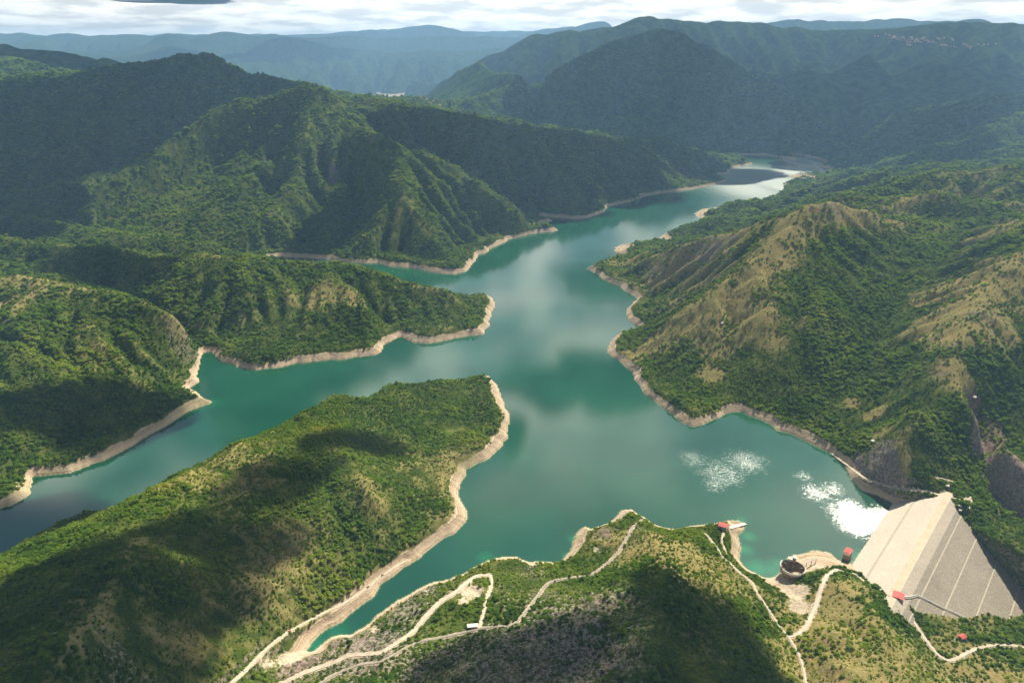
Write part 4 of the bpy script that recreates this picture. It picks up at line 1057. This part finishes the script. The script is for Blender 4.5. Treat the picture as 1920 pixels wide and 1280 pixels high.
# ---------------------------------------------------------------- cars on the roads
def car(u, v, col, rz, label):
    p = ground(u, v); best = min(((np.hypot(P[:, 0] - p[0], P[:, 1] - p[1]).min(), q) for q, (_, _, P, _) in enumerate(road_paths)))
    P = road_paths[best[1]][2]; k = int(np.argmin(np.hypot(P[:, 0] - p[0], P[:, 1] - p[1]))); k2 = min(k + 1, len(P) - 1); k1 = max(k2 - 1, 0)
    if best[0] < 14:
        p = P[k] + np.array([0, 0, .36]); rz = math.atan2(P[k2, 1] - P[k1, 1], P[k2, 0] - P[k1, 0])
    m = plain("car_paint", col, .3, .03, .5, .5)
    o = empty("parked_car", tuple(p), label, "car", rz=rz)
    mb = MB(); prof = [(-2.2, .35), (-2.25, .9), (-1.9, 1.05), (1.0, 1.02), (2.1, .85), (2.25, .55), (2.2, .35)]
    b0 = 0
    for y in (-.9, .9): mb.v += [(x, y, z) for x, z in prof]
    q = len(prof); mb.f += [tuple(range(q))[::-1], tuple(range(q, 2 * q))] + [(i, (i + 1) % q, q + (i + 1) % q, q + i) for i in range(q)]
    mb.build("body", m, o)
    MB().box((-.45, 0, 1.3), (2.7, 1.6, .56), 0, .78).build("cabin", M_DARK, o); MB().box((-.45, 0, 1.61), (2.0, 1.22, .08)).build("roof", m, o)
    for x in (-1.4, 1.4):
        for y in (-.86, .86):
            w_ = MB(); 
            for s_ in (-.12, .12): w_.v += [(x + .34 * math.cos(2 * math.pi * k / 12), y + s_, .34 + .34 * math.sin(2 * math.pi * k / 12)) for k in range(12)]
            w_.f += [tuple(range(12)), tuple(range(23, 11, -1))] + [(k, 12 + k, 12 + (k + 1) % 12, (k + 1) % 12) for k in range(12)]
            w_.build("wheel", M_DARK, o)
    return o
car(541, 1183, (.50, .03, .03), .5, "red car parked beside the pale road along the inlet")
car(460, 1257, (.75, .75, .73), .5, "white car near the bottom of the road along the inlet")
car(690, 1101, (.03, .03, .035), .5, "black car halfway up the bare bank of the inlet")
car(719, 1081, (.05, .05, .055), .5, "dark grey car farthest along the road by the inlet")
car(1555, 1066, (.04, .04, .045), .5, "black car stopped near the bend below the upstream building")
car(1549, 1083, (.70, .70, .68), .5, "white car on the wide gravel road above the spillway bay")

# ---------------------------------------------------------------- far villages
M_HW = plain("pale_walls", (0.62, 0.56, 0.52), .9, .15, .05); M_HR = plain("clay_tiles", (0.50, 0.27, 0.22), .9, .2, .05)
def hamlet_mesh(seed):
    rg = np.random.default_rng(seed); L, D, hh = rg.uniform(13, 20), rg.uniform(10, 14), rg.uniform(6, 9)
    mb = MB(); mb.box((0, 0, hh / 2 - 3), (L, D, hh + 6)); nw = len(mb.f); mb.gable((0, 0, hh), (L, D), 4.0, 0, .8, .3)
    me = bpy.data.meshes.new("house"); me.from_pydata(mb.v, [], mb.f); me.materials.append(M_HW); me.materials.append(M_HR); me.update()
    for k, pl in enumerate(me.polygons): pl.material_index = 0 if k < nw else 1
    return me
hm = [hamlet_mesh(k) for k in range(5)]
rg = np.random.default_rng(3)
def hamlet(lst, label, group):
    P = hit([q[0] for q in lst], [q[1] for q in lst], H)
    for p in P:
        o = bpy.data.objects.new("house", hm[rg.integers(5)]); COL.objects.link(o); o.location = tuple(p); o.rotation_euler.z = rg.uniform(0, 3.14)
        tagit(o, label, "house", group)
vill = []
for u0, u1, v0, v1, n in ((1658,1682,65,71,8),(1665,1700,71,77,22),(1685,1730,71,80,34),(1698,1708,80,86,8),(1728,1750,72,82,14),(1752,1766,72,74,4),(1755,1776,82,86,7),(1770,1792,72,76,4),(1774,1796,86,90,4),(1804,1822,83,92,10)):
    for k in range(n):
        t = rg.uniform(0, 1); vill.append((u0 + (u1 - u0) * t, v0 + (v1 - v0) * np.clip(t + rg.normal(0, .3), 0, 1)))
vill += [(1834,84),(1844,85),(1852,84),(1867,83),(1640,69),(1646,69)]
hamlet(vill, "small pale house with a clay roof in the village high on the far blue mountainside", "houses of the mountain village")
hamlet([(1480,265),(1486,262),(1478,270),(1496,263),(1500,267),(1508,270),(1515,274),(1471,264),(1466,272),(1484,275),(1490,259)], "pale house on the bank at the head of the lake", "houses at the head of the lake")
hamlet([(790,185),(800,188),(812,191),(830,193),(842,196),(855,200),(868,205),(880,208),(795,190),(770,183),(808,195),(825,199),(722,168),(735,170)], "pale house on the floor of the far valley beside the river", "houses in the far valley")
print("objects", time.time() - T0)

# ---------------------------------------------------------------- clouds above the valley (their shadows dapple the slopes)
def cloud_material(dens_):
    m, n = new_mat("cloud")
    v = n.node('ShaderNodeVolumePrincipled', {'Color': (0.98, 0.98, 0.98), 'Density': dens_, 'Anisotropy': 0.5})
    n.node('ShaderNodeOutputMaterial', {'Volume': v.outputs[0]})
    return m
M_CLOUD = cloud_material(.040); M_CLOUD_THIN = cloud_material(.026)
def ico(sub=4):
    import bmesh
    bm = bmesh.new(); bmesh.ops.create_icosphere(bm, subdivisions=sub, radius=1.0)
    vv_ = np.array([v.co[:] for v in bm.verts]); ff = [tuple(v.index for v in f.verts) for f in bm.faces]; bm.free()
    return vv_, ff
ICO_V, ICO_F = ico()
CLOUD_Z = 1500.0
def cloud(gx, gy, gz, rx, ry, rot, seed, thick=150.0, zb=CLOUD_Z):
    """cloud whose shadow falls on ground point g"""
    k = (zb + thick * .3 - gz) / SUN_DIR[2]
    c_ = np.array([gx, gy, gz]) + SUN_DIR * k
    d = ICO_V; q = d * 1.6 + seed * 7.1
    n_ = fbm(q[:, 0] + q[:, 2] * .7, q[:, 1] - q[:, 2] * .7, 4, seed)
    r_ = .55 + .9 * n_
    P = d * r_[:, None]
    P[:, 2] = np.where(P[:, 2] < 0, P[:, 2] * .35, P[:, 2])
    ca, sa = math.cos(rot), math.sin(rot)
    X = P[:, 0] * rx; Y = P[:, 1] * ry
    mb = MB(); mb.v = [tuple(p) for p in np.stack([X * ca - Y * sa, X * sa + Y * ca, np.maximum(P[:, 2] * thick, -30.0)], 1)]; mb.f = ICO_F
    o = mb.build("cloud", M_CLOUD if thick > 200 else M_CLOUD_THIN, loc=tuple(c_), smooth=True)
    tagit(o, "white cumulus cloud drifting above the valley", "cloud", "clouds above the valley", kind="stuff")
SHADOWS = [  # (photo pixel the shadow covers, half-length along x and y in metres, turn)
 (60,1150,190,150,.3),(230,1080,110,80,.5),(60,1000,110,80,0),(200,1250,130,70,.2),(400,990,80,50,.5),(540,890,100,36,.35),(690,825,100,38,.3),(380,1110,70,50,.4),(330,1200,90,50,.3),(150,1090,140,110,.3),(440,1110,60,45,.4),(270,1275,110,50,.2),(520,1010,60,36,.4),
 (1340,1220,110,52,-.9),(1285,1120,75,48,-.95),(1430,1265,70,40,-.8),(1250,1255,75,45,.2),(1385,1190,60,40,-.9),(1345,1140,60,36,-.9),(1110,1200,60,30,.2),(930,1270,80,30,.1),(1040,1190,80,50,.2),(880,1215,60,35,.1),
 (230,775,160,80,.2),(80,760,80,70,.1),(230,472,220,45,.1),
 (700,300,140,110,.7),(640,430,100,110,.4),(850,270,450,280,-.2),(1000,300,450,300,-.4),(1150,310,450,300,-.4),(1010,250,500,250,-.3),
 (40,330,420,420,.2),(200,190,800,350,.1),(400,150,700,300,0),(60,200,700,450,.2),(30,410,250,150,.1),(260,250,350,200,.3),(330,120,800,300,0),
 (1240,160,1300,900,.2),(1100,200,800,600,.3),(1420,200,1300,800,.1),(1600,160,1300,800,0),(1820,130,1000,700,0),(1750,250,1000,500,.2),(1560,300,500,300,.2),(1650,220,900,500,.2),
 (1300,290,600,350,0),(40,100,1200,500,0),(150,110,900,350,0),(200,230,600,400,.2),(100,230,500,350,.2),(70,370,300,180,.2),(-60,380,300,200,.2),(250,235,200,120,.4),(480,95,2400,1000,.1),(1780,300,350,180,.3),
]
P = hit([s[0] for s in SHADOWS], [s[1] for s in SHADOWS], H)
for k, (s, p) in enumerate(zip(SHADOWS, P)):
    far = math.hypot(p[0], p[1]) > 2600
    cloud(p[0], p[1], p[2], s[2], s[3], s[4], 100 + k, 260.0 if far else 150.0, CLOUD_Z if math.hypot(p[0], p[1]) < 12000 else 2150.0)
# the one cloud low enough to hang into the top of the picture
k = (1640.0 + 60 - 400) / SUN_DIR[2]; cp_ = np.array([-5700.0, 13500.0, 400.0]) - SUN_DIR * 0
cloud(cp_[0] - SUN_DIR[0] * k, cp_[1] - SUN_DIR[1] * k, 400.0, 1050, 500, .1, 77, 190.0, 1510.0)

# ---------------------------------------------------------------- air
hz = MB(); hz.box((0, 0, 0), (2, 2, 2))
M_HAZE, n = new_mat("haze")
n.node('ShaderNodeOutputMaterial', {'Volume': n.node('ShaderNodeVolumePrincipled', {'Color': (0.34, 0.62, 1.0), 'Density': 4.4e-5, 'Anisotropy': 0.2}).outputs[0]})
z0, z1 = float(H.min()) - 2, max(1300.0, float(H.max()) + 5)
haze = hz.build("haze", M_HAZE, loc=(0, 0, (z0 + z1) / 2)); haze.scale = (30000, 30000, (z1 - z0) / 2)
tagit(haze, "pale blue haze filling the valley air", "haze", kind="stuff")
print("done", time.time() - T0, "top of land", H.max())
